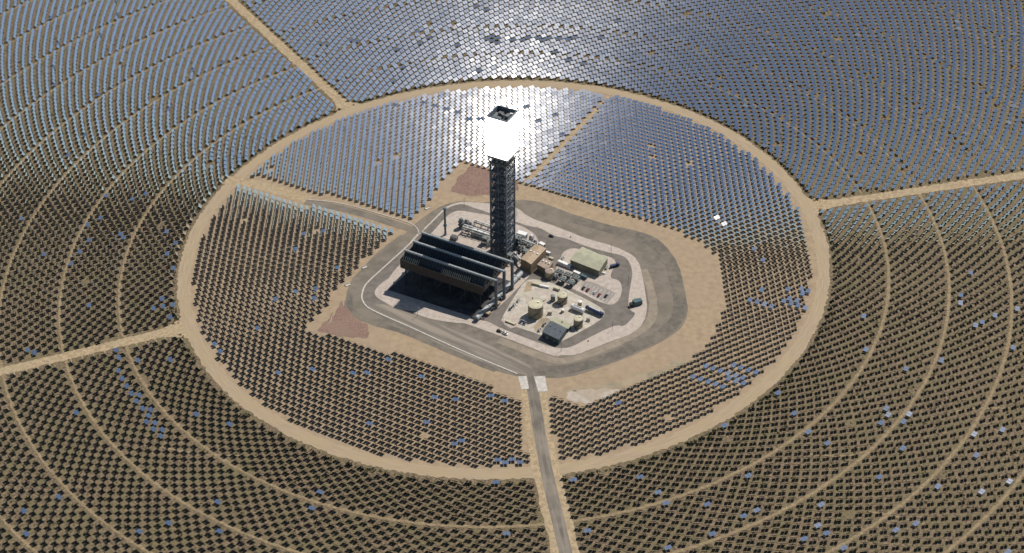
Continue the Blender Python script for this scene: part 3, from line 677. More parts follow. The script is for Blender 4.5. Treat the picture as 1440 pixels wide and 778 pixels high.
for q, (cnt, seed, a, b, kd) in enumerate(((9000, 5, 0.5, 1.4, 'all'), (9000, 6, 0.5, 1.3, 'all'), (900, 7, 0.9, 1.9, 'rim'))):
    V, F = scrub('', None, cnt, seed, a, b, kd)
    o = len(allV); allV += V; allF += [tuple(o + i for i in f) for f in F]; allM += [1 if q == 1 else 0] * len(F)
me = bpy.data.meshes.new('desert_scrub'); me.from_pydata(allV, [], allF)
me.materials.append(M['olive']); me.materials.append(M['dry']); me.polygons.foreach_set('material_index', allM); me.update()
so = bpy.data.objects.new('desert_scrub', me); col.objects.link(so)
tag(so, 'low olive and dry yellow desert scrub scattered between the outer mirrors', 'scrub', kind='stuff')

# ------------------------------------------------------------------ solar tower
PA = R_(-28.5)                                  # the plant grid is turned against the picture
def at(x, y, dz=0.25): return (x, y, gz(x, y) + dz)
tw = thing('solar_tower', 'tall dark lattice steel tower carrying a receiver box given a white glow for mirrored sunlight', 'tower', at(0, 0, 0.2), PA)
HS = 7.35                                       # half width of the shaft
TB_ = 94.0
cor = [(-HS, -HS), (HS, -HS), (HS, HS), (-HS, HS)]
for cx, cy in cor:
    MB().box((cx, cy, TB_ / 2 - 0.5), (1.15, 1.15, TB_ + 1)).build('column', M['steel'], tw)
levels = [i * TB_ / 11 for i in range(12)]
for k in range(4):
    a, b = Vector(cor[k]), Vector(cor[(k + 1) % 4])
    m_ = MB(); mid = (a + b) / 2
    m_.beam((mid.x, mid.y, 0), (mid.x, mid.y, TB_ - 0.5), 0.55)
    for i, z in enumerate(levels[1:], 1):
        m_.beam((a.x, a.y, z), (b.x, b.y, z), 0.62, 0.9)
    for i in range(11):
        z0, z1 = levels[i], levels[i + 1]
        for p, q in ((a, mid), (mid, b)):
            m_.beam((p.x, p.y, z0), (q.x, q.y, z1), 0.42)
            m_.beam((q.x, q.y, z0), (p.x, p.y, z1), 0.40)
        zm = (z0 + z1) / 2
        m_.beam((a.x, a.y, zm + .01), (b.x, b.y, zm + .01), 0.3)
    m_.build('lattice_face', M['steel'], tw)
for i, z in enumerate(levels[1:-1]):
    f = MB()
    f.box((0, 2.2, z + 0.1), (13.4, 9.0, 0.2)); f.box((-3.5, -4.6, z + 0.1), (6.4, 4.2, 0.2))
    f.build('floor_platform', M['steel'], tw)
e = MB().box((-2.2, 2.4, 47), (3.4, 3.6, 94)); e.build('elevator_shaft', M['steel'], tw)
for x, y, r in ((2.6, 3.2, 0.55), (3.9, 0.6, 0.45), (4.6, 2.6, 0.35), (1.0, -1.0, 0.5), (5.2, -3.4, 0.4), (-5.0, -2.8, 0.4)):
    MB().tube((x, y, 0.5), (x, y, 99), r, 10).build('riser_pipe', M['galv'], tw, smooth=True)
st = MB()
for i in range(22):
    z0 = i * 4.25; s = 1 if i % 2 else -1
    st.beam((4.9, s * 2.4 - 1.5, z0 + 0.3), (4.9, -s * 2.4 - 1.5, z0 + 4.5), 1.1, 0.25)
st.build('stair_flight', M['steelmid'], tw)
for x, y, z in ((-4.5, -5.5, 28), (2.0, -5.8, 36), (-3.0, -5.4, 53), (4.8, -4.4, 62), (-1.0, -5.6, 70), (5.6, 4.0, 45), (5.8, 0.0, 20), (-4.0, -5.4, 12)):
    MB().box((x, y, z), (2.6, 1.6, 2.4)).build('equipment_cabinet', M['duct' if x > 0 else 'steelmid'], tw)
for i in range(34):
    fx = random.uniform(-6.4, 6.4); zz = random.uniform(6, 90); sz = random.uniform(0.8, 2.2)
    p_ = (fx, -6.3, zz) if i % 2 else (6.3, fx, zz)
    MB().box(p_, (sz, 1.0, sz * random.uniform(.7, 1.6)) if i % 2 else (1.0, sz, sz * random.uniform(.7, 1.6))).build('equipment_cabinet', M[('duct', 'steelmid', 'galv', 'tanwall')[i % 4 if i % 3 else 0]], tw)
# the flare below the receiver
HR = 9.25
fl_ = MB()
for k in range(4):
    a, b = Vector(cor[k]), Vector(cor[(k + 1) % 4]); A, B = a * (HR - 0.4) / HS, b * (HR - 0.4) / HS
    for t in (0, .25, .5, .75):
        p = a.lerp(b, t); q = A.lerp(B, t); q2 = A.lerp(B, t + .25)
        fl_.beam((p.x, p.y, 93), (q.x, q.y, 100.6), 0.45); fl_.beam((p.x, p.y, 93), (q2.x, q2.y, 100.6), 0.3)
fl_.box((0, 0, 100.2), (16.8, 16.8, 0.8)); fl_.box((0, 0, 94.2), (15.4, 15.4, 0.5))
fl_.build('receiver_support', M['steelmid'], tw)
rec = MB(); 
for s in (-1, 1):
    rec.box((0, s * (HR + 0.05), 101.6), (2 * HR + 0.6, 0.5, 1.6)); rec.box((s * (HR + 0.05), 0, 101.6), (0.5, 2 * HR - 0.42, 1.6))
rec.box((0, 0, 100.95), (17.6, 17.6, 0.3))
recv = rec.build('receiver', M['steel'], tw)
for k in range(4):
    ang = k * math.pi / 2; ax = Matrix.Rotation(ang, 3, 'Z')
    p = MB(); nb = 9
    for i in range(nb):
        u = -HR + (i + 0.5) * 2 * HR / nb
        p.box(ax @ Vector((u, -HR + 0.02, 121.0)), (2 * HR / nb - 0.06, 0.5, 36.8), ax=ax)
    p.build('receiver_panel', M['glow'], recv)
top = MB()
for k in range(4):
    ax = Matrix.Rotation(k * math.pi / 2, 3, 'Z')
    top.box(ax @ Vector((0, -HR + 0.75, 137.0)), (2 * HR - (1.02 if k % 2 == 0 else 2.02), 0.5, 7.0), ax=ax)
    top.box(ax @ Vector((0, -HR + 0.1, 139.9)), (2 * HR - (0.0 if k % 2 else 1.1), 0.9, 0.8), ax=ax)
top.build('rim_wall', M['steel'], recv)
MB().box((0, 0, 135.8), (16.4, 16.4, 0.4)).build('roof_deck', M['steelmid'], recv)
for x, y, sx, sy, sz, mm in ((-3, 3.5, 4, 3, 2.2, 'galv'), (4, 2, 3, 5, 2.8, 'steelmid'), (-2, -4, 6, 2.2, 1.8, 'galv'), (5.4, 5.6, 2.4, 1.6, 2.6, 'white'), (0.5, 0.2, 2.2, 2.2, 3.4, 'steelmid')):
    MB().box((x, y, 136.0 + sz / 2), (sx, sy, sz)).build('roof_unit', M[mm], recv)

# ------------------------------------------------------------------ air-cooled condenser
EA = R_(-28.7)
ac = thing('air_cooled_condenser', 'long dark condenser block of ridged rows on stilts, left below the tower', 'condenser', (-80.8, -35.2, gz(-40, -40)), EA)
LN, SP = 77.0, 13.9
ZR, ZD, ZB = 30.0, 23.2, 16.8
deck = MB().box((LN / 2, SP, ZD - 1.6), (LN - 1, 3 * SP, 0.5))
for j in range(6): deck.box((LN / 2, -6.6 + j * 8.2, ZD - 2.4), (LN - 1.2, 0.5, 1.1))
for i in range(9): deck.box((1 + i * (LN - 2) / 8, SP, ZD - 2.7), (0.5, 3 * SP - 1, 1.6))
deck.build('fan_deck', M['fin'], ac)
for i in range(6):
    for j in range(4):
        x, y = 3.0 + i * (LN - 6) / 5, -5.6 + j * 13.0
        MB().beam((x, y, -3.2), (x, y, ZD - 3.2), 0.8).build('stilt', M['fin'], ac)  # shade under the deck is put into the stilts' dark colour
for i in range(5):
    for j in range(3):
        x, y = 3.0 + (i + 0.5) * (LN - 6) / 5, j * SP
        MB().lathe([(6.0, ZD - 5.4), (5.5, ZD - 4.2), (5.3, ZD - 3.6)], (x, y, 0), 20).build('fan_ring', M['fin'], ac, smooth=True)
for j in range(3):
    y0 = j * SP
    a = MB()
    for s in (-1, 1):                              # two sloping tube bundles to each ridge, split by ribs
        for i in range(10):
            x0, x1 = 0.3 + i * LN / 10, 0.3 + (i + 1) * LN / 10 - 0.45
            lo, hi = (y0 + s * 6.3, ZD - 1.2), (y0 + s * 0.7, ZR - 0.9)
            nx = Vector((0, (hi[1] - lo[1]) * s, 5.6)).normalized() * 0.3
            V = [(x0, lo[0], lo[1]), (x1, lo[0], lo[1]), (x1, hi[0], hi[1]), (x0, hi[0], hi[1])]
            W = [(p[0], p[1] + nx.y, p[2] + nx.z) for p in V]
            a.add(V + W, [(0, 1, 2, 3), (7, 6, 5, 4), (0, 4, 5, 1), (1, 5, 6, 2), (2, 6, 7, 3), (3, 7, 4, 0)])
    a.build('tube_bundle', M['fin'], ac)
    rb = MB()
    for s in (-1, 1):
        for i in range(31):
            x = 0.2 + i * (LN - 0.4) / 30
            rb.beam((x, y0 + s * 6.75, ZD - 0.9), (x, y0 + s * 1.1, ZR - 0.6), 0.16, 0.18)
    rb.build('bundle_frame', M['steel'], ac)
    d = MB().tube((-0.5, y0, ZR), (LN + 8.6, y0, ZR), 1.15, 14)
    d.build('steam_duct', M['duct'], ac, smooth=True)
    r = MB().tube((LN + 8.6, y0, ZR + 0.9), (LN + 8.6, y0, 1.0), 1.35, 14); r.build('steam_riser', M['steel'], ac, smooth=True)
    ww = MB()
    ww.beam((LN + 0.2, y0 - 6.4, ZD - 1), (LN + 0.2, y0, ZR - 1), 0.4); ww.beam((LN + 0.2, y0 + 6.4, ZD - 1), (LN + 0.2, y0, ZR - 1), 0.4)
    ww.beam((LN + 0.25, y0 - 3.4, ZD - 1), (LN + 0.25, y0, ZR - 3.4), 0.3); ww.beam((LN + 0.25, y0 + 3.4, ZD - 1), (LN + 0.25, y0, ZR - 3.4), 0.3)
    ww.build('end_truss', M['steelmid'], ac)
w = MB()
w.box((LN / 2 - 0.3, -7.35, (ZB + ZD + 2.2) / 2), (LN + 1.2, 0.35, ZD + 2.2 - ZB)); w.build('windwall', M['windwall'], ac)
w = MB(); w.box((LN / 2 - 0.3, 2 * SP + 7.35, (ZB + ZD + 2.2) / 2), (LN + 1.2, 0.35, ZD + 2.2 - ZB)); w.build('windwall', M['windwall'], ac)
w = MB(); w.box((-0.9, SP, (ZB + ZD + 2.2) / 2), (0.35, 2 * SP + 14.2, ZD + 2.2 - ZB)); w.build('windwall', M['windwall'], ac)
w = MB(); w.box((LN + 0.5, SP, ZD - 2.0), (0.35, 2 * SP + 14.2, 3.4)); w.build('windwall', M['windwall'], ac)
lv = MB()
for x0, x1 in ((1.5, 18), (38, 66)):
    k = int((x1 - x0) / 1.7)
    for i in range(k):
        x = x0 + i * (x1 - x0) / k
        lv.beam((x, -6.9, ZD + 2.0), (x, -4.2, ZD + 4.9), 0.42, 0.3)
lv.build('louver_bank', M['steelmid'], ac)
for j in range(4):
    x = 2 + j * 24.6
    m_ = MB()
    m_.beam((x, -5.6, 0), (x + (16 if j < 3 else -14), -5.6, ZD - 3.4), 0.4); m_.build('stilt_brace', M['fin'], ac)  # braces coloured dark for the same shade as the stilts
# main steam duct along the right end of the condenser
du = thing('main_steam_duct', 'fat grey steam duct on the ground along the right end of the condenser', 'duct', at(-22.0, -92.5))
dv = Vector((37.5, 59.0, 1.2)); 
MB().tube((0, 0, 2.6), (dv.x, dv.y, dv.z + 2.6), 2.1, 18).build('pipe', M['duct'], du, smooth=True)
for i in range(7):
    p = dv * ((i + 0.5) / 7)
    MB().box((p.x, p.y, 0.3 + p.z), (4.6, 0.7, 2.0), rz=R_(-32)).build('saddle', M['conc'], du)
for i in range(9):
    p = dv * (i / 8)
    MB().tube((p.x, p.y, p.z + 2.6), (p.x + dv.x * .006, p.y + dv.y * .006, p.z + 2.6), 2.3, 18).build('flange', M['galv'], du)
# small shelters standing under the right end
for i, (x, y, lb) in enumerate(((-14, -83.5, 'tan pump shelter under the right end of the condenser, nearest the lower road'), (-6.0, -71.0, 'tan pump shelter under the right end of the condenser, nearest the tower'))):
    t = thing('pump_shelter', lb, 'shelter', at(x, y), EA, 'pump shelters under the condenser')
    MB().box((0, 0, 1.2), (7.0, 3.4, 2.6)).build('wall', M['tanwall'], t)
    MB().box((0, 0, 2.65), (7.6, 4.0, 0.25)).build('roof', M['tan'], t)
    MB().box((0, -1.73, 1.1), (1.1, 0.08, 2.1)).build('door', M['steelmid'], t)

# ------------------------------------------------------------------ buildings
def building(name, label, quad, H, mw, mr, ridge=0.0, overhang=0.4, cat='building', doors=2, vents=3, mv='white'):
    q = [Vector(p) for p in quad]
    c = sum(q, Vector((0, 0))) / 4
    t = thing(name, label, cat, at(c.x, c.y))
    L = [(p - c) for p in q]
    MB().prism([(p.x, p.y) for p in L], -1.2, H).build('wall', M[mw], t)
    big = [p * (1 + overhang / p.length) for p in L]
    r = MB()
    if ridge:
        # ridge runs along the longer pair of sides
        e0 = (L[1] - L[0]).length; e1 = (L[2] - L[1]).length
        if e0 >= e1: A, B = (big[0] + big[3]) / 2, (big[1] + big[2]) / 2; o = [0, 1, 2, 3]
        else: A, B = (big[0] + big[1]) / 2, (big[2] + big[3]) / 2; o = [1, 2, 3, 0]
        z0, z1 = H + 0.02, H + ridge
        if e0 < e1: A, B = A, B
        P = [big[i] for i in o]
        if e0 < e1: A, B = (big[1] + big[0]) / 2, (big[2] + big[3]) / 2
        V = [(p.x, p.y, z0) for p in P] + [(p.x, p.y, z0 + 0.3) for p in P] + [(A.x, A.y, z1 + .3), (B.x, B.y, z1 + .3)]
        r.add(V, [(3, 2, 1, 0), (0, 1, 5, 4), (1, 2, 6, 5), (2, 3, 7, 6), (3, 0, 4, 7), (4, 5, 9, 8), (6, 7, 8, 9), (5, 6, 9), (7, 4, 8)])
    else:
        r.prism([(p.x, p.y) for p in big], H + 0.02, H + 0.45)
    rf = r.build('roof', M[mr], t)
    e = (L[1] - L[0]); ang = math.atan2(e.y, e.x); nrm = Vector((e.y, -e.x)).normalized()
    if (L[0] + L[1]).dot(nrm) < 0: nrm = -nrm
    for i in range(doors):
        p = L[0].lerp(L[1], (i + 0.7) / (doors + 0.4)) + nrm * 0.06
        MB().box((p.x, p.y, 1.6), (2.6 if i % 2 == 0 else 1.1, 0.1, 3.2 if i % 2 == 0 else 2.2), rz=ang).build('door', M['steelmid'], t)
    for i in range(vents):
        p = (L[0] + L[3]) / 2 + ((L[1] + L[2]) / 2 - (L[0] + L[3]) / 2) * ((i + 0.6) / (vents + 0.2))
        zz = H + (ridge * 0.55 if ridge else 0.45)
        MB().lathe([(0.5, -0.3), (0.5, 0.7), (0.75, 0.75), (0.75, 1.0)], (p.x + 0.8, p.y + 1.2, zz), 10).build('roof_vent', M[mv], rf)
    seam = MB()
    for i in range(1, 12):
        a = big[0].lerp(big[1], i / 12); b = big[3].lerp(big[2], i / 12)
        if ridge and e0 >= e1:
            m0 = (a + b) / 2
            seam.beam((a.x, a.y, H + .34), (m0.x, m0.y, H + ridge + .32), 0.10, 0.08); seam.beam((m0.x, m0.y, H + ridge + .32), (b.x, b.y, H + .34), 0.10, 0.08)
        elif not ridge:
            seam.beam((a.x, a.y, H + .49), (b.x, b.y, H + .49), 0.10, 0.08)
    if seam.v: seam.build('roof_seam', M[mr], rf)
    return t, L, c
building('turbine_hall', 'tall tan roofed turbine hall right of the tower foot', [(15.0, -24.7), (23.6, -32.4), (36.5, -11.0), (27.1, -5.3)], 10.5, 'tanwall', 'tan', ridge=0.9)
building('control_building', 'low pale brown flat roofed building behind the round tan tank', [(28.9, -27.5), (37.0, -34.7), (42.1, -24.2), (34.5, -18.9)], 6.0, 'tanwall', 'pinkroof')
t, L, c = building('warehouse', 'broad warehouse with a sage green low gable roof', [(56.7, -23.4), (80.1, -38.8), (88.2, -21.2), (67.6, -5.7)], 6.6, 'sagewall', 'sage', ridge=1.4, doors=5, vents=4, mv='sage')
t, L, c = building('water_treatment_building', 'slate blue roofed building at the lower corner of the tank yard', [(31.4, -115.4), (44.3, -125.1), (51.0, -111.6), (38.4, -101.8)], 5.4, 'slatewall', 'slate', ridge=0.5, mv='slate')
building('annex_building', 'small sage roofed annex on the upper side of the slate blue building', [(39.6, -100.6), (52.0, -110.4), (54.6, -105.2), (42.4, -95.2)], 4.0, 'slatewall', 'sage', doors=1, vents=1, mv='sage')

# ------------------------------------------------------------------ tanks
def tank(x, y, r, h, label, mshell='tanktan', mroof='cream', name='storage_tank', rail=True):
    t = thing(name, label, 'tank', at(x, y))
    MB().lathe([(r + 0.35, -0.6), (r + 0.35, 0.15), (r, 0.16), (r, h)], n=36).build('shell', M[mshell], t, smooth=True)
    MB().lathe([(r + 0.12, h + 0.02), (r + 0.12, h + 0.22), (r * 0.3, h + 0.75), (0.25, h + 0.8)], n=36).build('roof', M[mroof], t, smooth=True)
    if rail:
        m_ = MB()
        for i in range(28):
            a0, a1 = 2 * math.pi * i / 28, 2 * math.pi * (i + 1) / 28; q = r + 0.02
            m_.beam((q * math.cos(a0), q * math.sin(a0), h + 1.15), (q * math.cos(a1), q * math.sin(a1), h + 1.15), 0.07)
            m_.beam((q * math.cos(a0), q * math.sin(a0), h + .2), (q * math.cos(a0), q * math.sin(a0), h + 1.15), 0.06)
        m_.build('handrail', M['galv'], t)
        s = MB()
        for i in range(14):
            a0 = -2.4 + i * 0.14; q = r + 0.55
            s.box((q * math.cos(a0), q * math.sin(a0), 0.4 + h * i / 14), (0.9, 0.9, 0.12), rz=a0)
        s.build('stair', M['galv'], t)
        MB().lathe([(0.45, h + .5), (0.45, h + 1.3), (0.7, h + 1.35), (0.7, h + 1.6)], (r * .35, r * .2, 0), 12).build('roof_vent', M['white'], t)
    return t
tank(26.5, -86.2, 6.3, 11.2, 'largest cream topped round tank in the yard right of the condenser')
tank(48.8, -70.9, 4.15, 7.6, 'middle sized cream topped tank beside the yard road')
tank(60.7, -102.3, 3.8, 8.0, 'cream topped tank standing next to the slate blue building')
tank(39.3, -36.6, 4.1, 6.4, 'round tan tank in front of the pale brown building', 'tanktan', 'pinkroof')
tank(30.2, -64.6, 5.6, 0.9, 'low wide pale round basin behind the largest tank', 'conc', 'apron', 'clarifier_basin', rail=False)
tank(62.9, -75.6, 1.7, 4.0, 'small white topped upright tank near the horizontal white vessel', 'tanktan', 'white', 'small_tank', rail=False)
tank(48.5, -84.0, 1.2, 2.6, 'little white capped tank in the middle of the tank yard', 'tanktan', 'white', 'small_tank', rail=False)
tank(41.0, -68.5, 1.9, 5.2, 'narrow dark upright tank left of the middle sized tank', 'steelmid', 'steelmid', 'small_tank', rail=False)
def hvessel(a, b, r, label, m1, m2):
    a, b = Vector(a), Vector(b); mid = (a + b) / 2; d = (b - a); L = d.length; rz = math.atan2(d.y, d.x)
    t = thing('horizontal_vessel', label, 'vessel', at(mid.x, mid.y), rz, 'horizontal vessels in the tank yard')
    m_ = MB()
    prof = [(-L / 2, 0.05), (-L / 2 + 0.25, r * .6), (-L / 2 + 0.8, r), (L / 2 - 0.8, r), (L / 2 - 0.25, r * .6), (L / 2, 0.05)]
    n_ = 20; V = []; F = []
    for x, q in prof:
        for i in range(n_): V.append((x, q * math.cos(2 * math.pi * i / n_), r + 0.9 + q * math.sin(2 * math.pi * i / n_)))
    for k in range(len(prof) - 1):
        for i in range(n_): j = (i + 1) % n_; F.append((k * n_ + i, k * n_ + j, (k + 1) * n_ + j, (k + 1) * n_ + i))
    m_.add(V, F); m_.build('shell', M[m1], t, smooth=True)
    for x in (-L * .3, L * .3): MB().box((x, 0, 0.6), (0.7, r * 1.6, 1.8)).build('saddle', M['conc'], t)
    MB().box((0, 0, 2 * r + 1.0), (L * .6, 0.6, 0.2)).build('walkway', M[m2], t)
hvessel((55.6, -79.4), (66.0, -87.0), 2.1, 'thick white horizontal vessel beside the one coloured navy for shade', 'white', 'galv')
hvessel((67.4, -81.0), (81.6, -91.6), 1.75, 'long white horizontal vessel, its shaded sides coloured navy, at the right of the tank yard', 'navy', 'white')  # navy paints the shade on a white tank, the white strip its lit top

# ------------------------------------------------------------------ other plant equipment
def cooler(x, y, rz, label):
    t = thing('fin_fan_cooler', label, 'cooler', at(x, y), rz, 'fan coolers left of the parking lot')
    for sx in (-1, 1):
        for sy in (-1, 1): MB().box((sx * 2.7, sy * 2.1, 1.6), (0.35, 0.35, 3.8)).build('leg', M['steel'], t)
    MB().box((0, 0, 4.0), (6.0, 4.8, 1.2)).build('housing', M['steelmid'], t)
    for sx in (-1.45, 1.45):
        MB().lathe([(1.3, 4.6), (1.15, 5.4), (1.05, 5.4), (1.0, 4.65)], (sx, 0, 0), 18).build('fan_ring', M['duct'], t, smooth=True)
    MB().tube((-3.4, -1.2, 2.6), (3.4, -1.2, 2.6), 0.3, 10).build('header_pipe', M['duct'], t, smooth=True)
    MB().box((0.4, 0.8, 1.2), (3.2, 1.6, 2.2)).build('pump_box', M['navy'], t)
for i, (x, y, lb) in enumerate(((47.4, -34.6, 'dark fan cooler nearest the round tan tank'), (54.0, -39.0, 'dark fan cooler in the middle of the upper cooler row'), (60.6, -43.4, 'dark fan cooler at the parking lot end of the upper row'),
                               (49.6, -44.6, 'dark fan cooler at the left of the lower cooler row'), (56.4, -49.2, 'dark fan cooler at the right of the lower cooler row'))):
    cooler(x, y, R_(-33), lb)
def container(x, y, rz, sx, sy, sz, m, label, name='shipping_container', cat='container', group=None):
    t = thing(name, label, cat, at(x, y), rz, group)
    MB().box((0, 0, sz / 2), (sx, sy, sz)).build('body', M[m], t, bevel=0.06)
    MB().box((0, 0, sz + 0.07), (sx - .3, sy - .3, 0.12)).build('roof', M[m], t)
    rb = MB()
    for i in range(int(sx / 0.9)):
        for s in (-1, 1): rb.box((-sx / 2 + 0.5 + i * 0.9, s * (sy / 2 + 0.03), sz / 2), (0.3, 0.08, sz - .5))
    rb.build('side_panel', M[m], t)
    MB().box((sx / 2 + 0.03, 0, sz * .48), (0.08, sy * .7, sz * .8)).build('door', M['galv'], t)
container(52.0, -22.2, R_(-35.5), 13.0, 3.0, 3.2, 'white', 'long white container beside the low side of the green roofed warehouse')
container(61.8, -34.6, R_(-35.5), 6.4, 2.6, 2.8, 'white', 'short white container between the warehouse and the coolers')
container(67.4, -39.6, R_(-35.5), 6.0, 2.6, 2.8, 'teal', 'teal container at the right end of the cooler row')
container(16.6, 20.2, PA, 8.5, 5.0, 4.6, 'white', 'white roofed shed right of the tower foot', 'equipment_shed', 'shed')
container(33.5, 6.8, R_(-40), 5.6, 3.4, 2.8, 'white', 'white shed by the road above the turbine hall', 'equipment_shed', 'shed')
container(38.4, -4.6, R_(-33), 4.4, 2.2, 2.0, 'white', 'white box behind the turbine hall', 'equipment_shed', 'shed')
container(40.8, -12.4, R_(-33), 4.0, 2.2, 1.8, 'cream', 'cream box between the turbine hall and pale brown building', 'equipment_shed', 'shed')
container(27.5, -47.0, R_(-25), 7.0, 2.2, 1.8, 'cream', 'cream trough like box at the top edge of the tank yard', 'equipment_shed', 'shed')
container(44.6, -54.0, R_(-33), 5.4, 2.6, 2.0, 'cream', 'cream box above the middle sized tank', 'equipment_shed', 'shed')
container(34.4, -50.4, R_(-20), 8.2, 1.8, 1.6, 'white', 'low white box between tank yard and tan tank', 'equipment_shed', 'shed')
container(6.0, -96.0, R_(-33), 9.0, 2.4, 1.2, 'cream', 'low cream bench box at the lower left corner of the tank yard', 'equipment_shed', 'shed')

def skid(x, y, rz, L, W, mt, label, grp='pump skids in the yards'):
    t = thing('pump_skid', label, 'pump skid', at(x, y), rz, grp)
    MB().box((0, 0, 0.3), (L, W, 0.6)).build('base', M['conc'], t)
    for s in (-1, 1):
        MB().tube((s * L * .25, -W * .35, 1.5), (s * L * .25, W * .35, 1.5), min(0.75, L * .14), 12).build('motor', M[mt], t, smooth=True)
    MB().tube((-L * .46, 0, 2.6), (L * .46, 0, 2.6), 0.32, 10).build('pipe', M['duct'], t, smooth=True)
    for s in (-.44, .44): MB().tube((s * L, 0, 0.6), (s * L, 0, 2.9), 0.22, 8).build('riser', M['duct'], t, smooth=True)
    MB().box((0, W * .3, 1.5), (L * .2, W * .25, 1.9)).build('control_cabinet', M['steelmid'], t)
skid(16.2, -96.4, R_(-33), 7.0, 4.4, 'navy', 'dark pump skid with pale pipe below the largest tank')
skid(12.6, -68.4, R_(57), 4.2, 2.6, 'white', 'small white pump skid in the line by the duct road, uppermost')
skid(9.4, -73.4, R_(57), 4.2, 2.6, 'white', 'small white pump skid in the line by the duct road, second from the top')
skid(6.4, -78.2, R_(57), 4.2, 2.6, 'teal', 'small teal pump skid in the line by the duct road, lowest')
skid(29.6, -106.6, R_(57), 4.4, 2.6, 'white', 'white pump skid on the left side of the slate blue building, lower one')
skid(33.4, -100.0, R_(57), 4.4, 2.6, 'steelmid', 'grey pump skid on the left side of the slate blue building, upper one')
skid(69.0, -96.2, R_(-33), 3.4, 2.2, 'tan', 'tan pump skid below the long horizontal vessel')
skid(63.4, -93.4, R_(-33), 3.4, 2.2, 'dark', 'black pump skid between vessel and slate building tank')
skid(25.0, -72.6, R_(40), 4.0, 2.6, 'cream', 'cream pump skid between the basin and the largest tank')
skid(38.0, -86.6, R_(0), 3.6, 2.4, 'tan', 'tan pump skid right of the largest tank')
skid(50.8, -12.6, R_(55), 4.4, 2.4, 'white', 'white pump skid at the left wall of the warehouse')
skid(87.4, -27.6, R_(55), 3.6, 2.4, 'white', 'white pump skid at the right wall of the warehouse')

# pipe racks and vessels crowding the tower foot
def piperack(a, b, w, h, npipe, label, mp=('duct', 'galv', 'white')):
    a, b = Vector(a), Vector(b); d = b - a; L = d.length; mid = (a + b) / 2; rz = math.atan2(d.y, d.x)
    t = thing('pipe_rack', label, 'pipe rack', at(mid.x, mid.y), rz, 'pipe racks round the tower foot')
    nb = max(2, int(L / 6))
    for i in range(nb + 1):
        x = -L / 2 + L * i / nb; f = MB()
        f.box((x, -w / 2, h / 2 - .4), (0.4, 0.4, h + .8)); f.box((x, w / 2, h / 2 - .4), (0.4, 0.4, h + .8)); f.box((x, 0, h + .15), (0.4, w + .4, 0.4)); f.box((x, 0, h * .55), (0.35, w - .4, 0.35))
        f.build('frame', M['steelmid'], t)
    for k in range(npipe):
        y = -w / 2 + 0.5 + (w - 1.0) * k / max(1, npipe - 1); r = 0.22 + 0.16 * ((k * 7) % 3)
        zz = h + .35 + r if k % 3 != 1 else h * .55 + .18 + r
        MB().tube((-L / 2 - .5, y, zz), (L / 2 + .5, y, zz), r, 10).build('pipe', M[mp[k % len(mp)]], t, smooth=True)
piperack((-34, 30), (-12, 18), 6.0, 5.0, 6, 'pipe rack left of the tower foot, behind the condenser')
piperack((8, 10), (27, 0), 5.0, 7.0, 5, 'pipe rack leading from the tower to the turbine hall')
piperack((10, -10), (17, -24), 4.0, 5.0, 4, 'pipe rack running down beside the turbine hall wall')
piperack((-24, 40), (-6, 29), 4.0, 3.6, 4, 'low pipe rack farthest up left of the tower')
for (x, y, L, r, m1, lb) in ((-20, 26.0, 11, 1.3, 'white', 'white process drum left of the tower foot, upper one'), (-22, 21.5, 11, 1.2, 'duct', 'grey process drum left of the tower foot, lower one'), (20, 11, 8, 1.2, 'duct', 'grey process drum right of the tower foot')):
    t = thing('process_drum', lb, 'drum', at(x, y), PA, 'process drums at the tower foot')
    MB().tube((-L / 2, 0, 2.6), (L / 2, 0, 2.6), r, 16).build('shell', M[m1], t, smooth=True)
    for s in (-1, 1):
        MB().lathe([(r, 0), (r * .7, .5), (0.1, .7)], n=16).build('end_cap', M[m1], t, smooth=True).matrix_local = Matrix.Translation((s * (L / 2 - .01), 0, 2.6)) @ Matrix.Rotation(s * math.pi / 2, 4, 'Y')
        MB().box((s * L * .3, 0, .8), (0.6, r * 1.7, 2.0)).build('saddle', M['conc'], t)
def column_vessel(x, y, r, h, m1, label):
    t = thing('vertical_vessel', label, 'vessel', at(x, y), 0, 'upright vessels at the tower foot')
    MB().lathe([(r * 1.1, -.3), (r * 1.1, .3), (r, .32), (r, h), (r * .7, h + r * .45), (0.1, h + r * .6)], n=18).build('shell', M[m1], t, smooth=True)
    for k in (.35, .7): MB().lathe([(r + .02, h * k), (r + .9, h * k + .02), (r + .9, h * k + .2), (r + .02, h * k + .22)], n=18).build('platform', M['galv'], t)
    MB().tube((r + .4, 0, 0.2), (r + .4, 0, h * .9), 0.16, 8).build('pipe', M['duct'], t, smooth=True)
column_vessel(-36.0, 36.5, 2.0, 9.0, 'steelmid', 'dark green grey upright vessel at the far left of the tower yard')
column_vessel(-31.5, 41.0, 1.6, 5.0, 'duct', 'pale upright vessel farthest up left of the tower')
column_vessel(-28.0, 34.0, 1.1, 7.0, 'steelmid', 'slim grey upright vessel left of the tower')
column_vessel(24.5, 14.0, 1.3, 6.0, 'white', 'white upright vessel right of the tower foot')
column_vessel(27.6, 8.6, 1.0, 5.0, 'duct', 'slim grey upright vessel between tower and turbine hall')
column_vessel(14.0, -2.0, 1.3, 7.5, 'steelmid', 'grey upright vessel close to the near corner of the tower')
column_vessel(11.0, -16.0, 1.1, 6.0, 'duct', 'pale slim vessel between condenser and turbine hall')
vs = thing('vent_stack', 'slim dark vent stack standing behind the left end of the condenser', 'stack', at(-49.7, 27.0))
MB().lathe([(1.5, -.5), (1.5, .5), (0.95, .8), (0.9, 28.4)], n=18).build('shaft', M['steel'], vs, smooth=True)
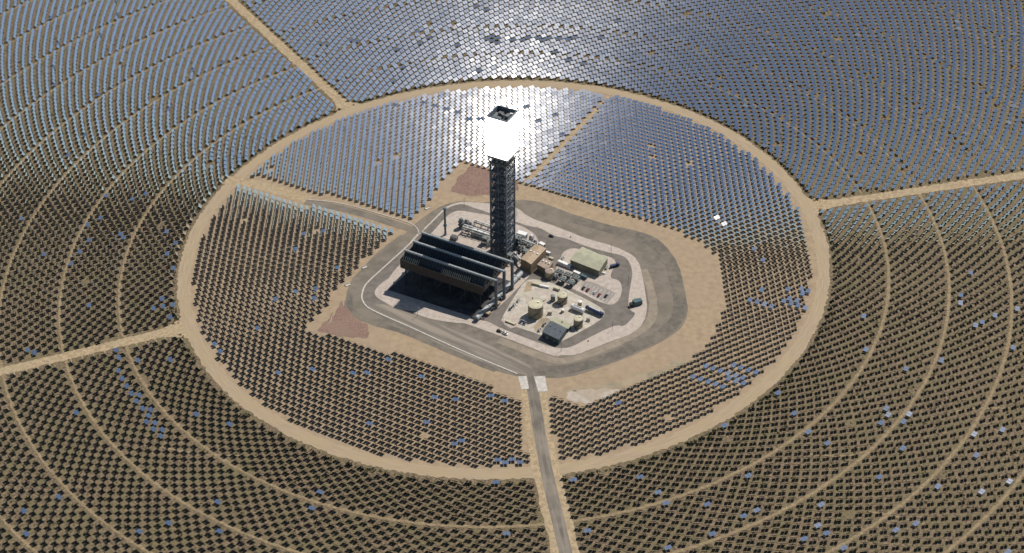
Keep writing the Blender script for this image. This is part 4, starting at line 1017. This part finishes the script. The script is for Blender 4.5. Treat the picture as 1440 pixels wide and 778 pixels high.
for z in (9.5, 27.0): MB().lathe([(0.92, z), (1.7, z + .05), (1.7, z + .9), (0.92, z + .95)], n=18).build('collar', M['teal'], vs)
bx = thing('transformer', 'grey transformer with cooling fins behind the condenser', 'transformer', at(-42.0, 19.5), PA)
MB().box((0, 0, 1.9), (6, 3.4, 3.4)).build('tank_body', M['galv'], bx, bevel=0.1)
for s in (-1, 1):
    f = MB()
    for i in range(8): f.box((-2.4 + i * .68, s * 2.3, 1.9), (0.25, 1.1, 2.6))
    f.build('cooling_fins', M['galv'], bx)
for i in (-1.6, 0, 1.6): MB().lathe([(.3, 3.6), (.22, 4.0), (.3, 4.3), (.2, 4.7), (.1, 5.2)], (i, 0, 0), 10).build('bushing', M['tan'], bx)

def module(x, y, rz, sx, sy, h, label):
    t = thing('pipe_module', label, 'pipe module', at(x, y), rz, 'steel pipe modules round the tower foot')
    for i in (-1, 1):
        for j in (-1, 1): MB().box((i * sx / 2, j * sy / 2, h / 2 - .4), (0.45, 0.45, h + .8)).build('column', M['steel'], t)
    for k in range(1, int(h / 3.5) + 1):
        z = k * 3.5
        f = MB()
        for s in (-1, 1): f.box((0, s * sy / 2, z), (sx - .5, .35, .4)); f.box((s * sx / 2, 0, z), (.35, sy - .5, .4))
        f.box((-sx * .2, 0, z + .3), (sx * .5, sy - .4, .12)); f.build('platform', M['steelmid'], t)
    for k in range(7):
        px_, py_ = random.uniform(-.4, .4) * sx, random.uniform(-.4, .4) * sy
        MB().tube((px_, py_, .2), (px_, py_, h * random.uniform(.5, 1.05)), random.uniform(.25, .6), 10).build('pipe', M[('duct', 'galv', 'steel', 'white')[k % 4]], t, smooth=True)
    for k in range(4):
        zz = random.uniform(1, h - 1); py_ = random.uniform(-.4, .4) * sy
        MB().tube((-sx * .6, py_, zz), (sx * .6, py_, zz), random.uniform(.2, .4), 10).build('pipe', M[('duct', 'white')[k % 2]], t, smooth=True)
module(14.5, 5.5, PA, 9, 6, 12, 'steel pipe module right of the tower foot, tallest')
module(20.5, -6.5, R_(58), 7, 5, 8, 'steel pipe module between the tower and the tan turbine hall')
module(7.5, -13.5, PA, 7, 5, 9, 'steel pipe module in front of the tower beside the condenser')
module(-13.5, 11.5, PA, 8, 5, 7, 'steel pipe module left of the tower foot')
module(22.5, 3.0, R_(58), 6, 4, 6, 'low steel pipe module uppermost beside the turbine hall')
module(44.0, -38.8, R_(-33), 4, 3, 5, 'small steel pipe module between round tan tank and fan coolers')

# ------------------------------------------------------------------ vehicles and small things
def car(x, y, rz, m, label, pickup=False, group=None, name='parked_car', cat='car'):
    t = thing(name, label, cat, at(x, y, 0.30), rz, group)
    L, W = (5.4, 2.0) if pickup else (4.6, 1.85)
    prof = [(-L / 2, .45), (-L / 2 + .1, .95), (-L * .2, 1.02), (L * .25, 1.0), (L / 2 - .15, .85), (L / 2, .5), (L / 2 - .1, .32), (-L / 2 + .1, .32)]
    def ext(p, w): 
        n_ = len(p); V = [(a, -w / 2, b) for a, b in p] + [(a, w / 2, b) for a, b in p]
        return V, [tuple(range(n_)), tuple(range(2 * n_ - 1, n_ - 1, -1))] + [(i, i + n_, (i + 1) % n_ + n_, (i + 1) % n_) for i in range(n_)]
    MB().add(*ext(prof, W)).build('body', M[m], t, bevel=0.05)
    cab = [(-.3, 1.0), (-.15, 1.75), (.9, 1.75), (1.5, 1.0)] if pickup else [(-1.9, 1.0), (-1.4, 1.5), (.5, 1.52), (1.2, 1.0)]
    MB().add(*ext(cab, W * .86)).build('cabin_glass', M['glass'], t)
    a, b = cab[1], cab[2]
    MB().box(((a[0] + b[0]) / 2, 0, a[1] + .04), (b[0] - a[0], W * .84, .08)).build('cabin_roof', M[m], t)
    if pickup: MB().box((-1.6, 0, 1.06), (1.9, W * .8, .06)).build('cargo_bed', M['dark'], t)
    for sx in (-1, 1):
        for sy in (-1, 1): MB().tube((sx * L * .31, sy * (W / 2 - .22), .36), (sx * L * .31, sy * (W / 2 + .02), .36), .36, 14).build('wheel', M['dark'], t, smooth=True)
la = R_(60)
for (x, y), m, lb in zip(CARS, ('blackcar', 'maroon', 'silver', 'maroon', 'blackcar'),
                         ('black car parked in the lot, nearest the fan coolers', 'dark red car in the lot next to the leftmost black car', 'silver car parked in the middle of the lot', 'dark red car right of the silver car in the lot', 'black car parked at the right end of the lot')):
    car(x, y, la, m, lb, group='cars in the parking lot')
car(-3.2, -106.4, R_(-33), 'blackcar', 'black car on the lower plant road just behind the white pickup')
car(1.6, -109.6, R_(-33), 'white', 'white pickup driving on the lower plant road', True, name='pickup_truck', cat='pickup')
car(83.4, -35.0, R_(20), 'white', 'white pickup at the lower right corner of the warehouse', True, name='pickup_truck', cat='pickup')
car(41.8, 19.7, R_(-30), 'blackcar', 'black car on the road right of the tower')
# dark flatbed lorry right of the warehouse
lt = thing('flatbed_truck', 'dark flatbed truck parked to the right of the warehouse', 'truck', at(94.1, -25.2), R_(25))
MB().box((2.9, 0, 1.7), (2.2, 2.5, 2.4)).build('cab', M['navy'], lt, bevel=0.12)
MB().box((3.9, 0, 2.2), (0.35, 2.2, 0.9)).build('windscreen', M['glass'], lt)
MB().box((-1.3, 0, 1.1), (6.2, 2.5, 0.3)).build('bed', M['dark'], lt)
MB().box((-1.6, 0, 1.95), (4.8, 2.2, 1.3)).build('load', M['navy'], lt)
for sx in (-3.2, -2.0, 2.7):
    for s in (-1, 1): MB().tube((sx, s * .95, .5), (sx, s * 1.28, .5), .5, 14).build('wheel', M['dark'], lt, smooth=True)
# teal generator trailer in the gravel at the right
tt = thing('generator_trailer', 'dark teal generator trailer with hoop frame on the pale gravel at the far right', 'trailer', at(109.4, -76.6), R_(20))
MB().box((0.6, 0, 2.6), (7.4, 4.2, 3.6)).build('housing', M['teal'], tt, bevel=0.15)
MB().box((-4.8, -.6, 1.8), (3.0, 3.4, 2.4)).build('engine_cover', M['dark'], tt, bevel=0.1)
MB().box((0, 0, .65), (9.6, 3.0, .3)).build('chassis', M['dark'], tt)
for k in (0, 1):
    h = MB()
    for i in range(10):
        a0, a1 = math.pi * i / 10, math.pi * (i + 1) / 10
        h.beam((2.6 * math.cos(a0) + 1, 3.0 + k * 1.2, 3.4 * math.sin(a0) - .1), (2.6 * math.cos(a1) + 1, 3.0 + k * 1.2, 3.4 * math.sin(a1) - .1), 0.28)
    h.build('hoop', M['duct'], tt)
for sx in (-3.4, 2.2, 3.4):
    for s in (-1, 1): MB().tube((sx, s * 1.3, .48), (sx, s * 1.65, .48), .48, 14).build('wheel', M['dark'], tt, smooth=True)
def hydrant(x, y, m, label):
    t = thing('fire_hydrant', label, 'hydrant', at(x, y, 0.2))
    MB().lathe([(.5, 0), (.5, .12), (.3, .15), (.28, .95), (.36, 1.0), (.3, 1.2), (.08, 1.4)], n=14).build('barrel', M[m], t, smooth=True)
    MB().tube((-.6, 0, .8), (.6, 0, .8), .16, 10).build('outlet', M[m], t)
    MB().box((0, 0, .05), (1.6, 1.6, .14)).build('slab', M['conc'], t)
hydrant(68.1, -121.5, 'redpaint', 'red hydrant on the pale gravel below the tank yard road')
hydrant(58.5, 18.1, 'dark', 'dark hydrant on the pale gravel above the warehouse road')
for (x, y), lb in zip(SLABS, ('small white culvert slab on the sand left of the condenser, upper one', 'small white culvert slab on the sand left of the condenser, lower one', 'white culvert slab on the sand up left of the vent stack')):
    t = thing('culvert_slab', lb, 'slab', at(x, y, 0.1), R_(30), 'white culvert slabs')
    MB().box((0, 0, .25), (4.4, 2.6, .7)).build('slab', M['conc'], t, bevel=0.1)
    MB().box((0, 1.2, .75), (4.6, .35, 1.2)).build('headwall', M['conc'], t, bevel=0.05)
# light poles round the loop road
for i, (x, y, lb) in enumerate(((92, -6, 'light pole at the bend above the warehouse'), (104, -50, 'light pole on the right side of the loop road'), (88, -108, 'light pole at the lower right bend of the loop road'), (46, -133, 'light pole at the lowest bend of the loop road'),
                               (0, -99, 'light pole where the duct road meets the lower road'), (-70, -84, 'light pole on the lower left road below the condenser'), (12, 52, 'light pole on the road behind the tower'), (-34, 68, 'light pole at the top bend of the loop road'))):
    t = thing('light_pole', lb, 'light pole', at(x, y, 0.15), 0, 'light poles along the loop road')
    MB().tube((0, 0, 0), (0, 0, 9), .16, 8, r2=.10).build('pole', M['galv'], t, smooth=True)
    MB().box((.7, 0, 9), (1.5, .12, .12)).build('arm', M['galv'], t)
    MB().box((1.5, 0, 8.95), (.9, .4, .2)).build('lamp_head', M['duct'], t)
